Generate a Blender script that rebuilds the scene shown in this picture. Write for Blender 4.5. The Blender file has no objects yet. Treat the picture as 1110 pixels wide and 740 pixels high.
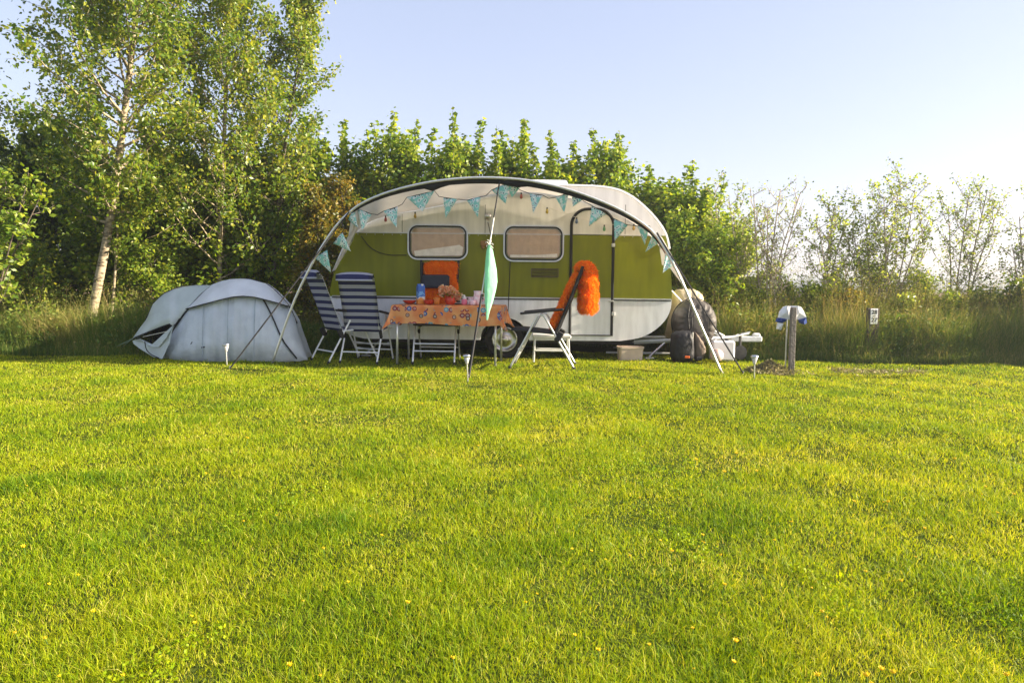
import bpy, math, random
import numpy as np
from mathutils import Vector
R = math.radians
rng = np.random.default_rng(7)
random.seed(7)
SC = bpy.context.scene
COL = SC.collection

# ------------------------------------------------------------------ camera
F = 832.0
CAMH = 0.96
PITCH = math.atan(62 / 832); ROLL = R(0.6)
fw = np.array([0, math.cos(PITCH), -math.sin(PITCH)])
r0 = np.array([1.0, 0, 0]); u0 = np.array([0, math.sin(PITCH), math.cos(PITCH)])
rt = math.cos(ROLL) * r0 + math.sin(ROLL) * u0
up = -math.sin(ROLL) * r0 + math.cos(ROLL) * u0
CP = np.array([0, 0, CAMH])

def ray(px, py):
    return fw + rt * (px - 555) / F - up * (py - 370) / F

def P(px, py, Y):
    d = ray(px, py)
    return CP + d * (Y / d[1])

def G(px, py, z=0.0):
    d = ray(px, py)
    return CP + d * ((z - CAMH) / d[2])

cam = bpy.data.objects.new('camera', bpy.data.cameras.new('camera'))
COL.objects.link(cam)
from mathutils import Matrix
m = Matrix(((rt[0], up[0], -fw[0], 0), (rt[1], up[1], -fw[1], 0), (rt[2], up[2], -fw[2], CAMH), (0, 0, 0, 1)))
cam.matrix_world = m
cam.data.sensor_width = 36; cam.data.lens = 36 * F / 1110
cam.data.clip_start = 0.05; cam.data.clip_end = 20000
SC.camera = cam

# ------------------------------------------------------------------ materials
def newmat(name):
    mt = bpy.data.materials.new(name); mt.use_nodes = True
    nt = mt.node_tree
    for n in list(nt.nodes): nt.nodes.remove(n)
    out = nt.nodes.new('ShaderNodeOutputMaterial')
    return mt, nt, out

def N(nt, t, **kw):
    n = nt.nodes.new(t)
    for k, v in kw.items(): setattr(n, k, v)
    return n

def c4(c): return (c[0], c[1], c[2], 1)

def mat(name, color, rough=0.6, metal=0.0, var=0.12, nscale=8.0, bump=0.0, bscale=40.0, spec=0.4, transl=0.0, dirt=None, coords='Object'):
    """plain procedural surface: colour with noise variation, roughness variation, bump"""
    mt, nt, out = newmat(name)
    tc = N(nt, 'ShaderNodeTexCoord')
    nz = N(nt, 'ShaderNodeTexNoise'); nz.inputs['Scale'].default_value = nscale; nz.inputs['Detail'].default_value = 6
    nt.links.new(tc.outputs[coords], nz.inputs['Vector'])
    rp = N(nt, 'ShaderNodeValToRGB')
    rp.color_ramp.elements[0].position = 0.3; rp.color_ramp.elements[1].position = 0.7
    a = [max(0, x * (1 - var)) for x in color]; b = [min(1, x * (1 + var)) for x in color]
    if dirt: a = dirt
    rp.color_ramp.elements[0].color = c4(a); rp.color_ramp.elements[1].color = c4(b)
    nt.links.new(nz.outputs['Fac'], rp.inputs['Fac'])
    bs = N(nt, 'ShaderNodeBsdfPrincipled')
    bs.inputs['Roughness'].default_value = rough; bs.inputs['Metallic'].default_value = metal
    bs.inputs['Specular IOR Level'].default_value = spec
    nt.links.new(rp.outputs['Color'], bs.inputs['Base Color'])
    if bump:
        n2 = N(nt, 'ShaderNodeTexNoise'); n2.inputs['Scale'].default_value = bscale; n2.inputs['Detail'].default_value = 4
        nt.links.new(tc.outputs[coords], n2.inputs['Vector'])
        bp = N(nt, 'ShaderNodeBump'); bp.inputs['Strength'].default_value = bump; bp.inputs['Distance'].default_value = 0.02
        nt.links.new(n2.outputs['Fac'], bp.inputs['Height']); nt.links.new(bp.outputs['Normal'], bs.inputs['Normal'])
    if transl > 0:
        tr = N(nt, 'ShaderNodeBsdfTranslucent'); nt.links.new(rp.outputs['Color'], tr.inputs['Color'])
        mx = N(nt, 'ShaderNodeMixShader'); mx.inputs[0].default_value = transl
        nt.links.new(bs.outputs[0], mx.inputs[1]); nt.links.new(tr.outputs[0], mx.inputs[2])
        nt.links.new(mx.outputs[0], out.inputs[0])
    else:
        nt.links.new(bs.outputs[0], out.inputs[0])
    return mt

def foliage(name, stops, transl=0.4, rough=0.5, tcol=None, patch=0.6, spec=0.25, pamp=0.5):
    """leaf/blade shader: colour from per-leaf attribute 'tone' plus broad natural colour patches"""
    mt, nt, out = newmat(name)
    at = N(nt, 'ShaderNodeAttribute', attribute_name='tone')
    geo = N(nt, 'ShaderNodeNewGeometry')
    nz = N(nt, 'ShaderNodeTexNoise'); nz.inputs['Scale'].default_value = patch; nz.inputs['Detail'].default_value = 5
    nt.links.new(geo.outputs['Position'], nz.inputs['Vector'])
    ma = N(nt, 'ShaderNodeMath', operation='MULTIPLY_ADD'); ma.inputs[1].default_value = pamp * 2; ma.inputs[2].default_value = -pamp
    nt.links.new(nz.outputs['Fac'], ma.inputs[0])
    ad = N(nt, 'ShaderNodeMath', operation='ADD'); ad.use_clamp = True
    nt.links.new(at.outputs['Fac'], ad.inputs[0]); nt.links.new(ma.outputs[0], ad.inputs[1])
    rp = N(nt, 'ShaderNodeValToRGB')
    e = rp.color_ramp.elements
    e[0].position = stops[0][0]; e[0].color = c4(stops[0][1])
    e[1].position = stops[-1][0]; e[1].color = c4(stops[-1][1])
    for p_, c_ in stops[1:-1]:
        k = e.new(p_); k.color = c4(c_)
    nt.links.new(ad.outputs[0], rp.inputs['Fac'])
    bs = N(nt, 'ShaderNodeBsdfPrincipled'); bs.inputs['Roughness'].default_value = rough
    bs.inputs['Specular IOR Level'].default_value = spec
    nt.links.new(rp.outputs['Color'], bs.inputs['Base Color'])
    tr = N(nt, 'ShaderNodeBsdfTranslucent')
    hs = N(nt, 'ShaderNodeMix', data_type='RGBA', blend_type='MULTIPLY'); hs.inputs[0].default_value = 1.0
    nt.links.new(rp.outputs['Color'], hs.inputs[6]); hs.inputs[7].default_value = c4(tcol or (1.5, 1.35, 0.5))
    nt.links.new(hs.outputs[2], tr.inputs['Color'])
    mx = N(nt, 'ShaderNodeMixShader'); mx.inputs[0].default_value = transl
    nt.links.new(bs.outputs[0], mx.inputs[1]); nt.links.new(tr.outputs[0], mx.inputs[2])
    nt.links.new(mx.outputs[0], out.inputs[0])
    return mt

# ------------------------------------------------------------------ mesh helpers
class MB:
    def __init__(s): s.v = []; s.f = []; s.a = {}
    def add(S_, vs, fs, **attrs):
        o = len(S_.v); n = len(vs)
        S_.v += [tuple(map(float, p)) for p in vs]
        S_.f += [tuple(int(i) + o for i in f) for f in fs]
        for k in set(attrs) | set(S_.a):
            arr = S_.a.setdefault(k, [0.0] * o)
            val = attrs.get(k, 0.0)
            arr += (list(map(float, val)) if hasattr(val, '__len__') else [float(val)] * n)
        return S_
    def build(s, name, material, parent=None, smooth=False, tag_=None, loc=None):
        me = bpy.data.meshes.new(name); me.from_pydata(s.v, [], s.f); me.update()
        for k, arr in s.a.items():
            at = me.attributes.new(k, 'FLOAT', 'POINT'); at.data.foreach_set('value', np.array(arr, dtype=np.float32))
        if smooth: me.polygons.foreach_set('use_smooth', [True] * len(me.polygons))
        me.materials.append(material)
        o = bpy.data.objects.new(name, me); COL.objects.link(o)
        if parent is not None:
            o.parent = parent
        return o

def arr_mesh(name, verts, quads=None, tris=None, attrs=None, material=None, smooth=False):
    me = bpy.data.meshes.new(name)
    nq = 0 if quads is None else len(quads); nt_ = 0 if tris is None else len(tris)
    me.vertices.add(len(verts)); me.vertices.foreach_set('co', np.asarray(verts, dtype=np.float32).ravel())
    lv = []
    if nq: lv.append(np.asarray(quads).ravel())
    if nt_: lv.append(np.asarray(tris).ravel())
    lv = np.concatenate(lv).astype(np.int32)
    me.loops.add(len(lv)); me.loops.foreach_set('vertex_index', lv)
    ls = np.concatenate([np.arange(nq) * 4, nq * 4 + np.arange(nt_) * 3]).astype(np.int32)
    me.polygons.add(nq + nt_); me.polygons.foreach_set('loop_start', ls)
    if smooth: me.polygons.foreach_set('use_smooth', np.ones(nq + nt_, dtype=bool))
    me.update(calc_edges=True)
    for k, arr in (attrs or {}).items():
        at = me.attributes.new(k, 'FLOAT', 'POINT'); at.data.foreach_set('value', np.asarray(arr, dtype=np.float32))
    if material: me.materials.append(material)
    return me

def link_mesh(name, me, parent=None):
    o = bpy.data.objects.new(name, me); COL.objects.link(o)
    if parent is not None: o.parent = parent
    return o

def tag(o, label=None, cat=None, group=None, kind=None):
    if label: o['label'] = label
    if cat: o['category'] = cat
    if group: o['group'] = group
    if kind: o['kind'] = kind
    return o

def empty(name, loc=(0, 0, 0), rz=0.0, label=None, cat=None, group=None):
    o = bpy.data.objects.new(name, None); COL.objects.link(o)
    o.location = tuple(map(float, loc)); o.rotation_euler = (0, 0, rz); o.empty_display_size = 0.1
    return tag(o, label, cat, group)

def copy_tree(o, parent=None):
    c = o.copy(); COL.objects.link(c); c.parent = parent
    for ch in [x for x in o.children]:
        copy_tree(ch, c)
    return c

def orth(d):
    d = d / (np.linalg.norm(d) + 1e-9)
    a = np.array([0, 0, 1.0]) if abs(d[2]) < 0.9 else np.array([1.0, 0, 0])
    s = np.cross(d, a); s /= np.linalg.norm(s)
    return d, s, np.cross(s, d)

def tube(mb, pts, rad, sides=8, closed=False, cap=True, flat=1.0, **attrs):
    pts = np.asarray(pts, float); n = len(pts)
    rad = np.full(n, rad, float) if np.isscalar(rad) else np.asarray(rad, float)
    vs = []; prev = None
    for i in range(n):
        if closed: d = pts[(i + 1) % n] - pts[i - 1]
        else: d = pts[min(i + 1, n - 1)] - pts[max(i - 1, 0)]
        d = d / (np.linalg.norm(d) + 1e-9)
        if prev is None: _, s, t = orth(d)
        else:
            s = prev - d * np.dot(prev, d)
            if np.linalg.norm(s) < 1e-6: _, s, t = orth(d)
            s /= np.linalg.norm(s); t = np.cross(s, d)
        prev = s
        for k in range(sides):
            a = 2 * math.pi * k / sides
            vs.append(pts[i] + rad[i] * (math.cos(a) * s + flat * math.sin(a) * t))
    fs = []
    m_ = n if closed else n - 1
    for i in range(m_):
        j = (i + 1) % n
        for k in range(sides):
            k2 = (k + 1) % sides
            fs.append((i * sides + k, i * sides + k2, j * sides + k2, j * sides + k))
    if cap and not closed:
        fs.append(tuple(range(sides))[::-1]); fs.append(tuple((n - 1) * sides + k for k in range(sides)))
    mb.add(vs, fs, **attrs)
    return mb

def box(mb, c, s, rot=None, bev=0.0):
    """box with chamfered vertical/horizontal edges: centre c, full size s"""
    hx, hy, hz = s[0] / 2, s[1] / 2, s[2] / 2
    b = min(bev, hx * .9, hy * .9, hz * .9)
    if b <= 0:
        vs = [(sx * hx, sy * hy, sz * hz) for sz in (-1, 1) for sy in (-1, 1) for sx in (-1, 1)]
        fs = [(0, 2, 3, 1), (4, 5, 7, 6), (0, 1, 5, 4), (2, 6, 7, 3), (0, 4, 6, 2), (1, 3, 7, 5)]
    else:
        vs = []; fs = []
        prof = [(hx - b, hy), (hx, hy - b), (hx, -hy + b), (hx - b, -hy), (-hx + b, -hy), (-hx, -hy + b), (-hx, hy - b), (-hx + b, hy)]
        prin = [(hx - b, hy - b)] * 2 + [(hx - b, -hy + b)] * 2 + [(-hx + b, -hy + b)] * 2 + [(-hx + b, hy - b)] * 2
        for z, pr in ((-hz, prin), (-hz + b, prof), (hz - b, prof), (hz, prin)):
            for q, (x, y) in enumerate(pr):
                vs.append((x + (0 if pr is prof else 0.0), y, z))
        for r in range(3):
            for k in range(8):
                k2 = (k + 1) % 8
                fs.append((r * 8 + k, (r + 1) * 8 + k, (r + 1) * 8 + k2, r * 8 + k2))
        fs.append((0, 2, 4, 6)); fs.append((24 + 6, 24 + 4, 24 + 2, 24))
    vs = np.array(vs, float)
    if rot is not None: vs = vs @ np.array(rot).T
    mb.add(vs + np.array(c, float), fs)
    return mb

def rotz(a):
    c, s = math.cos(a), math.sin(a); return [[c, -s, 0], [s, c, 0], [0, 0, 1]]
def roty(a):
    c, s = math.cos(a), math.sin(a); return [[c, 0, s], [0, 1, 0], [-s, 0, c]]
def rotx(a):
    c, s = math.cos(a), math.sin(a); return [[1, 0, 0], [0, c, -s], [0, s, c]]

def lathe(mb, prof, c=(0, 0, 0), seg=20, axis='z', wob=0.0):
    vs = []; fs = []
    for (r, z) in prof:
        for k in range(seg):
            a = 2 * math.pi * k / seg
            rr = r * (1 + wob * math.sin(3 * a + 7 * z))
            if axis == 'z': vs.append((c[0] + rr * math.cos(a), c[1] + rr * math.sin(a), c[2] + z))
            else: vs.append((c[0] + rr * math.cos(a), c[1] + z, c[2] + rr * math.sin(a)))
    for i in range(len(prof) - 1):
        for k in range(seg):
            k2 = (k + 1) % seg
            fs.append((i * seg + k, i * seg + k2, (i + 1) * seg + k2, (i + 1) * seg + k))
    fs.append(tuple(range(seg))[::-1]); fs.append(tuple((len(prof) - 1) * seg + k for k in range(seg)))
    mb.add(vs, fs); return mb

def prism(mb, outline, y0, y1):
    """outline list of (x,z), extruded from y0 to y1"""
    n = len(outline)
    vs = [(x, y0, z) for x, z in outline] + [(x, y1, z) for x, z in outline]
    fs = [tuple(range(n)), tuple(range(n, 2 * n))[::-1]]
    for i in range(n):
        j = (i + 1) % n
        fs.append((i, i + n, j + n, j))
    mb.add(vs, fs); return mb

def ring(mb, outer, inner, y0, y1):
    n = len(outer)
    vs = [(x, y0, z) for x, z in outer] + [(x, y0, z) for x, z in inner] + [(x, y1, z) for x, z in outer] + [(x, y1, z) for x, z in inner]
    fs = []
    for i in range(n):
        j = (i + 1) % n
        fs.append((i, j, n + j, n + i)); fs.append((2 * n + i, 3 * n + i, 3 * n + j, 2 * n + j))
        fs.append((i, 2 * n + i, 2 * n + j, j)); fs.append((n + i, n + j, 3 * n + j, 3 * n + i))
    mb.add(vs, fs); return mb

def rrect(x0, z0, x1, z1, r, seg=6):
    pts = []
    for cx, cz, a0 in ((x1 - r, z1 - r, 0), (x0 + r, z1 - r, 90), (x0 + r, z0 + r, 180), (x1 - r, z0 + r, 270)):
        for k in range(seg + 1):
            a = R(a0 + 90 * k / seg); pts.append((cx + r * math.cos(a), cz + r * math.sin(a)))
    return pts

def chaikin(pts, closed=False, it=1):
    for _ in range(it):
        q = []
        n = len(pts)
        if not closed: q.append(pts[0])
        for i in range(n if closed else n - 1):
            a = np.array(pts[i], float); b = np.array(pts[(i + 1) % n], float)
            q += [a * .75 + b * .25, a * .25 + b * .75]
        if not closed: q.append(pts[-1])
        pts = q
    return [np.array(p, float) for p in pts]

def resample(pts, n):
    pts = np.asarray(pts, float)
    d = np.r_[0, np.cumsum(np.linalg.norm(np.diff(pts, axis=0), axis=1))]
    t = np.linspace(0, d[-1], n)
    return np.stack([np.interp(t, d, pts[:, k]) for k in range(pts.shape[1])], 1)

# ------------------------------------------------------------------ world, sun
SUN_AZ = R(93)      # clockwise from +Y (away from camera) towards +X
SUN_EL = R(21)
w = bpy.data.worlds.new('World'); SC.world = w; w.use_nodes = True
nt = w.node_tree
for n in list(nt.nodes): nt.nodes.remove(n)
wo = N(nt, 'ShaderNodeOutputWorld'); bg = N(nt, 'ShaderNodeBackground'); sky = N(nt, 'ShaderNodeTexSky')
sky.sky_type = 'NISHITA'; sky.sun_disc = False; sky.sun_elevation = SUN_EL; sky.sun_rotation = SUN_AZ
sky.air_density = 1.0; sky.dust_density = 0.7; sky.ozone_density = 2.5
bg.inputs[1].default_value = 0.143
tint = N(nt, 'ShaderNodeMix', data_type='RGBA', blend_type='MULTIPLY'); tint.inputs[0].default_value = 1.0
gm = N(nt, 'ShaderNodeGamma'); gm.inputs[1].default_value = 0.5
nt.links.new(sky.outputs[0], gm.inputs[0]); nt.links.new(gm.outputs[0], tint.inputs[6]); tint.inputs[7].default_value = (1.07, .97, 1.045, 1)
nt.links.new(tint.outputs[2], bg.inputs[0]); nt.links.new(bg.outputs[0], wo.inputs[0])
sl = bpy.data.lights.new('sun', 'SUN'); sl.energy = 5.0; sl.angle = R(0.6); sl.color = (1.0, 0.86, 0.66)
so = bpy.data.objects.new('sun', sl); COL.objects.link(so)
sd = Vector((math.sin(SUN_AZ) * math.cos(SUN_EL), math.cos(SUN_AZ) * math.cos(SUN_EL), math.sin(SUN_EL)))
so.rotation_euler = sd.to_track_quat('Z', 'Y').to_euler(); so.location = (12, 4, 8)
SC.view_settings.view_transform = 'Standard'; SC.view_settings.look = 'None'; SC.view_settings.gamma = 1
SC.view_settings.use_curve_mapping = False
SC.view_settings.exposure = 1.82
SC.render.engine = 'CYCLES'
SC.cycles.max_bounces = 8; SC.cycles.transparent_max_bounces = 16

# ------------------------------------------------------------------ ground
def gz(x, y):
    x = np.asarray(x, float); y = np.asarray(y, float)
    f = np.exp(-np.maximum(y - 14, 0) / 5)
    return f * (0.012 * np.sin(1.3 * x + 0.7 * y) + 0.010 * np.sin(2.9 * x - 1.7 * y + 1) + 0.006 * np.sin(6.1 * x + 4.3 * y)) - 0.012

def ground_material():
    mt, nt, out = newmat('soil_and_turf')
    geo = N(nt, 'ShaderNodeNewGeometry')
    n1 = N(nt, 'ShaderNodeTexNoise'); n1.inputs['Scale'].default_value = 1.2; n1.inputs['Detail'].default_value = 8
    n2 = N(nt, 'ShaderNodeTexNoise'); n2.inputs['Scale'].default_value = 60; n2.inputs['Detail'].default_value = 4
    nt.links.new(geo.outputs['Position'], n1.inputs['Vector']); nt.links.new(geo.outputs['Position'], n2.inputs['Vector'])
    mx = N(nt, 'ShaderNodeMath', operation='MULTIPLY_ADD'); mx.inputs[1].default_value = 0.5
    nt.links.new(n1.outputs['Fac'], mx.inputs[0])
    hf = N(nt, 'ShaderNodeMath', operation='MULTIPLY'); hf.inputs[1].default_value = 0.5
    nt.links.new(n2.outputs['Fac'], hf.inputs[0]); nt.links.new(hf.outputs[0], mx.inputs[2])
    rp = N(nt, 'ShaderNodeValToRGB')
    rp.color_ramp.elements[0].position = .35; rp.color_ramp.elements[0].color = c4((.03, .05, .010))
    rp.color_ramp.elements[1].position = .65; rp.color_ramp.elements[1].color = c4((.085, .105, .02))
    nt.links.new(mx.outputs[0], rp.inputs['Fac'])
    bs = N(nt, 'ShaderNodeBsdfPrincipled'); bs.inputs['Roughness'].default_value = 1; bs.inputs['Specular IOR Level'].default_value = 0
    nt.links.new(rp.outputs['Color'], bs.inputs['Base Color'])
    bp = N(nt, 'ShaderNodeBump'); bp.inputs['Strength'].default_value = .6; bp.inputs['Distance'].default_value = .02
    nt.links.new(n2.outputs['Fac'], bp.inputs['Height']); nt.links.new(bp.outputs['Normal'], bs.inputs['Normal'])
    nt.links.new(bs.outputs[0], out.inputs[0])
    return mt

def axis_pts(lo, hi, step, far):
    a = list(np.arange(lo, hi + 1e-6, step)); s = step
    while a[-1] < far: s *= 1.5; a.append(a[-1] + s)
    s = step
    while a[0] > -far: s *= 1.5; a.insert(0, a[0] - s)
    return np.array(a)
gx = axis_pts(-10, 10, .25, 2500); gy = axis_pts(-1, 15, .25, 2500)
X_, Y_ = np.meshgrid(gx, gy); nx_, ny_ = len(gx), len(gy)
vv = np.stack([X_.ravel(), Y_.ravel(), gz(X_, Y_).ravel()], 1)
ii = (np.arange(ny_ - 1)[:, None] * nx_ + np.arange(nx_ - 1)[None, :]).ravel()
qq = np.stack([ii, ii + 1, ii + 1 + nx_, ii + nx_], 1)
ground = link_mesh('ground', arr_mesh('ground', vv, qq, material=ground_material(), smooth=True)); tag(ground, kind='structure')

def sheet(name, x0, x1, y0, y1, z, m_):
    o = MB().add([(x0, y0, z), (x1, y0, z), (x1, y1, z), (x0, y1, z)], [(0, 1, 2, 3)]).build(name, m_); tag(o, kind='structure'); return o
M_pink = mat('bare_field', (.30, .16, .12), .95, nscale=.02, var=.25, coords='Object')
M_crop = mat('crop_field', (.16, .17, .05), .95, nscale=.03, var=.3)
sheet('ploughed_field', -400, 400, 45, 170, 0.004, M_pink)
sheet('crop_field', -900, 900, 170, 900, 0.008, M_crop)

# ------------------------------------------------------------------ blades / leaves (numpy)
def blades(x, y, z, h, w_, lean, az, tone, segs=2, tipw=0.0, twist=None):
    n = len(x); yaw = rng.uniform(0, 2 * math.pi, n) if twist is None else twist
    wx, wy = np.cos(yaw), np.sin(yaw)
    lx, ly = np.cos(az), np.sin(az)
    rows = []
    for k in range(segs + 1):
        t = k / segs
        off = lean * h * t ** 1.8
        zz = z + h * t * (1 - 0.25 * lean * t)
        cx = x + lx * off; cy = y + ly * off
        wd = w_ * (1 - t) ** 0.7 * .5 if k else w_ * .5
        if k < segs:
            rows.append(np.stack([cx - wx * wd, cy - wy * wd, zz], 1)); rows.append(np.stack([cx + wx * wd, cy + wy * wd, zz], 1))
        else: rows.append(np.stack([cx, cy, zz], 1))
    m_ = 2 * segs + 1
    V = np.stack(rows, 1).reshape(-1, 3)
    b = np.arange(n) * m_
    quads = np.concatenate([np.stack([b + 2 * k, b + 2 * k + 1, b + 2 * k + 3, b + 2 * k + 2], 1) for k in range(segs - 1)]) if segs > 1 else np.zeros((0, 4), int)
    tris = np.stack([b + 2 * segs - 2, b + 2 * segs - 1, b + 2 * segs], 1)
    return V, quads, tris, np.repeat(tone, m_)

def leaves(pos, size, hang=0.0, aspect=.62, tone=None, g=None):
    """diamond leaves folded a little along the midrib"""
    g = g or rng
    n = len(pos)
    d = g.normal(size=(n, 3)); d[:, 2] = d[:, 2] * .6 - hang; d /= np.linalg.norm(d, axis=1)[:, None]
    r = g.normal(size=(n, 3)); s = np.cross(d, r); s /= np.linalg.norm(s, axis=1)[:, None]
    nn = np.cross(d, s)
    L = size[:, None]
    p0 = pos; p1 = pos + d * L * .45 + s * L * aspect * .5 + nn * L * .08
    p2 = pos + d * L; p3 = pos + d * L * .45 - s * L * aspect * .5 + nn * L * .08
    V = np.stack([p0, p1, p2, p3], 1).reshape(-1, 3)
    b = np.arange(n) * 4
    tris = np.concatenate([np.stack([b, b + 1, b + 2], 1), np.stack([b, b + 2, b + 3], 1)])
    t = g.uniform(0, 1, n) if tone is None else tone
    return V, tris, np.repeat(t, 4)

GRASS = foliage('lawn_blades', [(0, (.07, .17, .006)), (.36, (.22, .33, .005)), (.68, (.43, .47, .008)), (1, (.60, .54, .12))], transl=.45, patch=1.6, pamp=.38, spec=.2, tcol=(1.35, 1.2, .5))
def smooth_noise(x, y, f, seed):
    g = np.random.default_rng(seed); s = 0
    for k in range(7):
        a = g.uniform(0, 2 * math.pi); ff = f * g.uniform(.6, 1.7)
        s = s + np.sin(ff * (x * math.cos(a) + y * math.sin(a)) + g.uniform(0, 6.28))
    return s / 7

def make_lawn():
    ymin, ymax = 1.25, 11.2
    cand = 1500000
    # density per m2 ~ D0*(1.9/y)^1.55
    u = rng.uniform(0, 1, cand)
    # sample y with pdf ~ width(y)*dens(y) ~ (y+1.2)*y^-1.55
    ys = np.linspace(ymin, ymax, 600); pdf = (1.4 * ys + 5.0) * ys ** -1.45; cdf = np.cumsum(pdf); cdf /= cdf[-1]
    Nn = 1450000
    y = np.interp(rng.uniform(0, 1, Nn), cdf, ys) + rng.normal(0, .01, Nn)
    x = rng.uniform(-1, 1, Nn) * (.7 * y + 2.5)
    cl = smooth_noise(x, y, 9, 1); cl2 = smooth_noise(x, y, 2.2, 2); cl3 = smooth_noise(x, y, 28, 5)
    worn = np.clip(smooth_noise(x, y, 3.1, 21) * 3 - 1.1, 0, 1)
    keep = (rng.uniform(0, 1, Nn) < (.8 + .35 * cl + .3 * cl3) * (1 - .45 * worn))
    x, y, cl, cl2, cl3, worn = x[keep], y[keep], cl[keep], cl2[keep], cl3[keep], worn[keep]
    n = len(x)
    far = np.clip((y - 1.5) / 9, 0, 1)
    tuft = np.clip(smooth_noise(x, y, 5.5, 9) * 2.2 - .25, 0, 1)
    h = rng.gamma(6, .0046, n) * (1 + .5 * cl + .25 * cl2 + .4 * cl3 + .45 * tuft)
    h = np.clip(h * .82, .012, .085) * (1 - .2 * far)
    wd = .0023 * (y / 1.9) ** .62 * rng.uniform(.7, 1.35, n)
    lean = rng.uniform(.1, 1.5, n); az = rng.uniform(0, 6.283, n)
    tone = np.clip(rng.normal(.45, .16, n) - .12 * cl + .10 * cl2 - .15 * tuft + .08 * far + .08 * smooth_noise(x, y, 1.1, 14), 0, 1)
    h = h * (1 - .3 * worn); dry = rng.uniform(0, 1, n) < .06 + .30 * worn; tone[dry] = rng.uniform(.85, 1, dry.sum())
    V, q, t, tn = blades(x, y, gz(x, y), h, wd, lean, az, tone)
    o = link_mesh('lawn_grass', arr_mesh('lawn_grass', V, q, t, {'tone': tn}, GRASS))
    tag(o, 'short mown lawn in bright low sun across the foreground', 'grass', kind='stuff')
make_lawn()
def make_clover():
    g = np.random.default_rng(91); n = 90000
    ys = np.linspace(1.3, 10, 400); pdf = (1.4 * ys + 5) * ys ** -1.3; cdf = np.cumsum(pdf); cdf /= cdf[-1]
    y = np.interp(g.uniform(0, 1, n), cdf, ys); x = g.uniform(-1, 1, n) * (.7 * y + 2.5)
    k = smooth_noise(x, y, 4.3, 92) + .5 * smooth_noise(x, y, 13, 93) > .38; x = x[k]; y = y[k]; n = len(x)
    px_ = np.repeat(x, 3) + g.normal(0, .004, 3 * n); py_ = np.repeat(y, 3) + g.normal(0, .004, 3 * n); pz_ = np.repeat(gz(x, y) + g.uniform(.008, .034, n), 3)
    V, t, tn = leaves(np.stack([px_, py_, pz_], 1), g.uniform(.006, .013, 3 * n), -.1, .85, np.clip(g.normal(.36, .1, 3 * n), 0, 1), g)
    o = link_mesh('clover', arr_mesh('clover', V, None, t, {'tone': tn}, GRASS)); tag(o, 'low clover leaves in patches among the lawn grass', 'clover', kind='stuff')
make_clover()

# buttercups
M_flower = mat('yellow_petal', (.85, .62, .01), .5, var=.1, transl=.3)
M_stem = mat('flower_stem', (.08, .16, .02), .7)
def flower_proto():
    root = empty('yellow_flower', (0, 0, 0), 0, 'tiny yellow wildflower standing in the mown lawn', 'flower', 'yellow wildflowers in the lawn')
    mb = MB()
    for k in range(8):
        a = k * math.pi / 4 + .1; r_ = .009
        c, s = math.cos(a), math.sin(a)
        mb.add([(0, 0, .048), (r_ * .6 * c - .003 * s, r_ * .6 * s + .003 * c, .052), (r_ * c, r_ * s, .055 + .002 * (k % 2)), (r_ * .6 * c + .003 * s, r_ * .6 * s - .003 * c, .052)], [(0, 1, 2, 3)])
    lathe(mb, [(.001, .047), (.005, .050), (.004, .054), (.001, .055)], seg=8)
    mb.build('bloom', M_flower, root)
    tube(MB(), [(0, 0, 0), (.002, .001, .025), (0, 0, .048)], .0012, 5).build('stem', M_stem, root)
    return root
fp = flower_proto(); first = True
fl_px = [(313, 718), (210, 668), (204, 662), (352, 597), (376, 627), (82, 616), (51, 623), (28, 521), (301, 552), (402, 556), (133, 728), (65, 720), (785, 595), (784, 508), (762, 574), (895, 660), (897, 666), (752, 671), (980, 622), (760, 572), (765, 576), (878, 624), (918, 570), (946, 511), (966, 540), (993, 597), (655, 598), (640, 590), (729, 594), (684, 597), (622, 679), (570, 647), (890, 735), (1098, 736), (940, 615), (965, 537), (860, 560), (1040, 500), (520, 480), (330, 457), (327, 460), (820, 505), (1065, 530), (1100, 455), (245, 448), (700, 450)]
fr = random.Random(3)
fl_px += [(fr.uniform(5, 1105), 410 + 330 * fr.random() ** 1.3) for _ in range(64)]
for (px, py) in fl_px:
    o = fp if first else copy_tree(fp); first = False
    g = G(px, py, .045); s = fr.uniform(.45, 1.05) * (1.0 if py > 520 else 1.3)
    o.location = (g[0], g[1], float(gz(g[0], g[1]))); o.scale = (s, s, s * fr.uniform(.8, 1.2)); o.rotation_euler = (fr.uniform(-.3, .3), fr.uniform(-.3, .3), fr.uniform(0, 6))

# ------------------------------------------------------------------ trees
def crown_leaves(name, pts, size, mat_, hang=.3, g=None, tone=None, aspect=.62):
    V, t, tn = leaves(pts, size, hang, aspect, tone, g)
    return arr_mesh(name, V, None, t, {'tone': tn}, mat_)

def branch(g, p0, d, L, n=5, up_=.25, wob=.12):
    pts = [np.array(p0, float)]; d = np.array(d, float); d /= np.linalg.norm(d)
    for k in range(n):
        d = d + g.normal(0, wob, 3) + np.array([0, 0, up_ / n]); d /= np.linalg.norm(d)
        pts.append(pts[-1] + d * L / n)
    return np.array(pts)

def along(pts, t):
    k = t * (len(pts) - 1); i = int(min(k, len(pts) - 2)); f = k - i
    return pts[i] * (1 - f) + pts[i + 1] * f, pts[i + 1] - pts[i]

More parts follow.
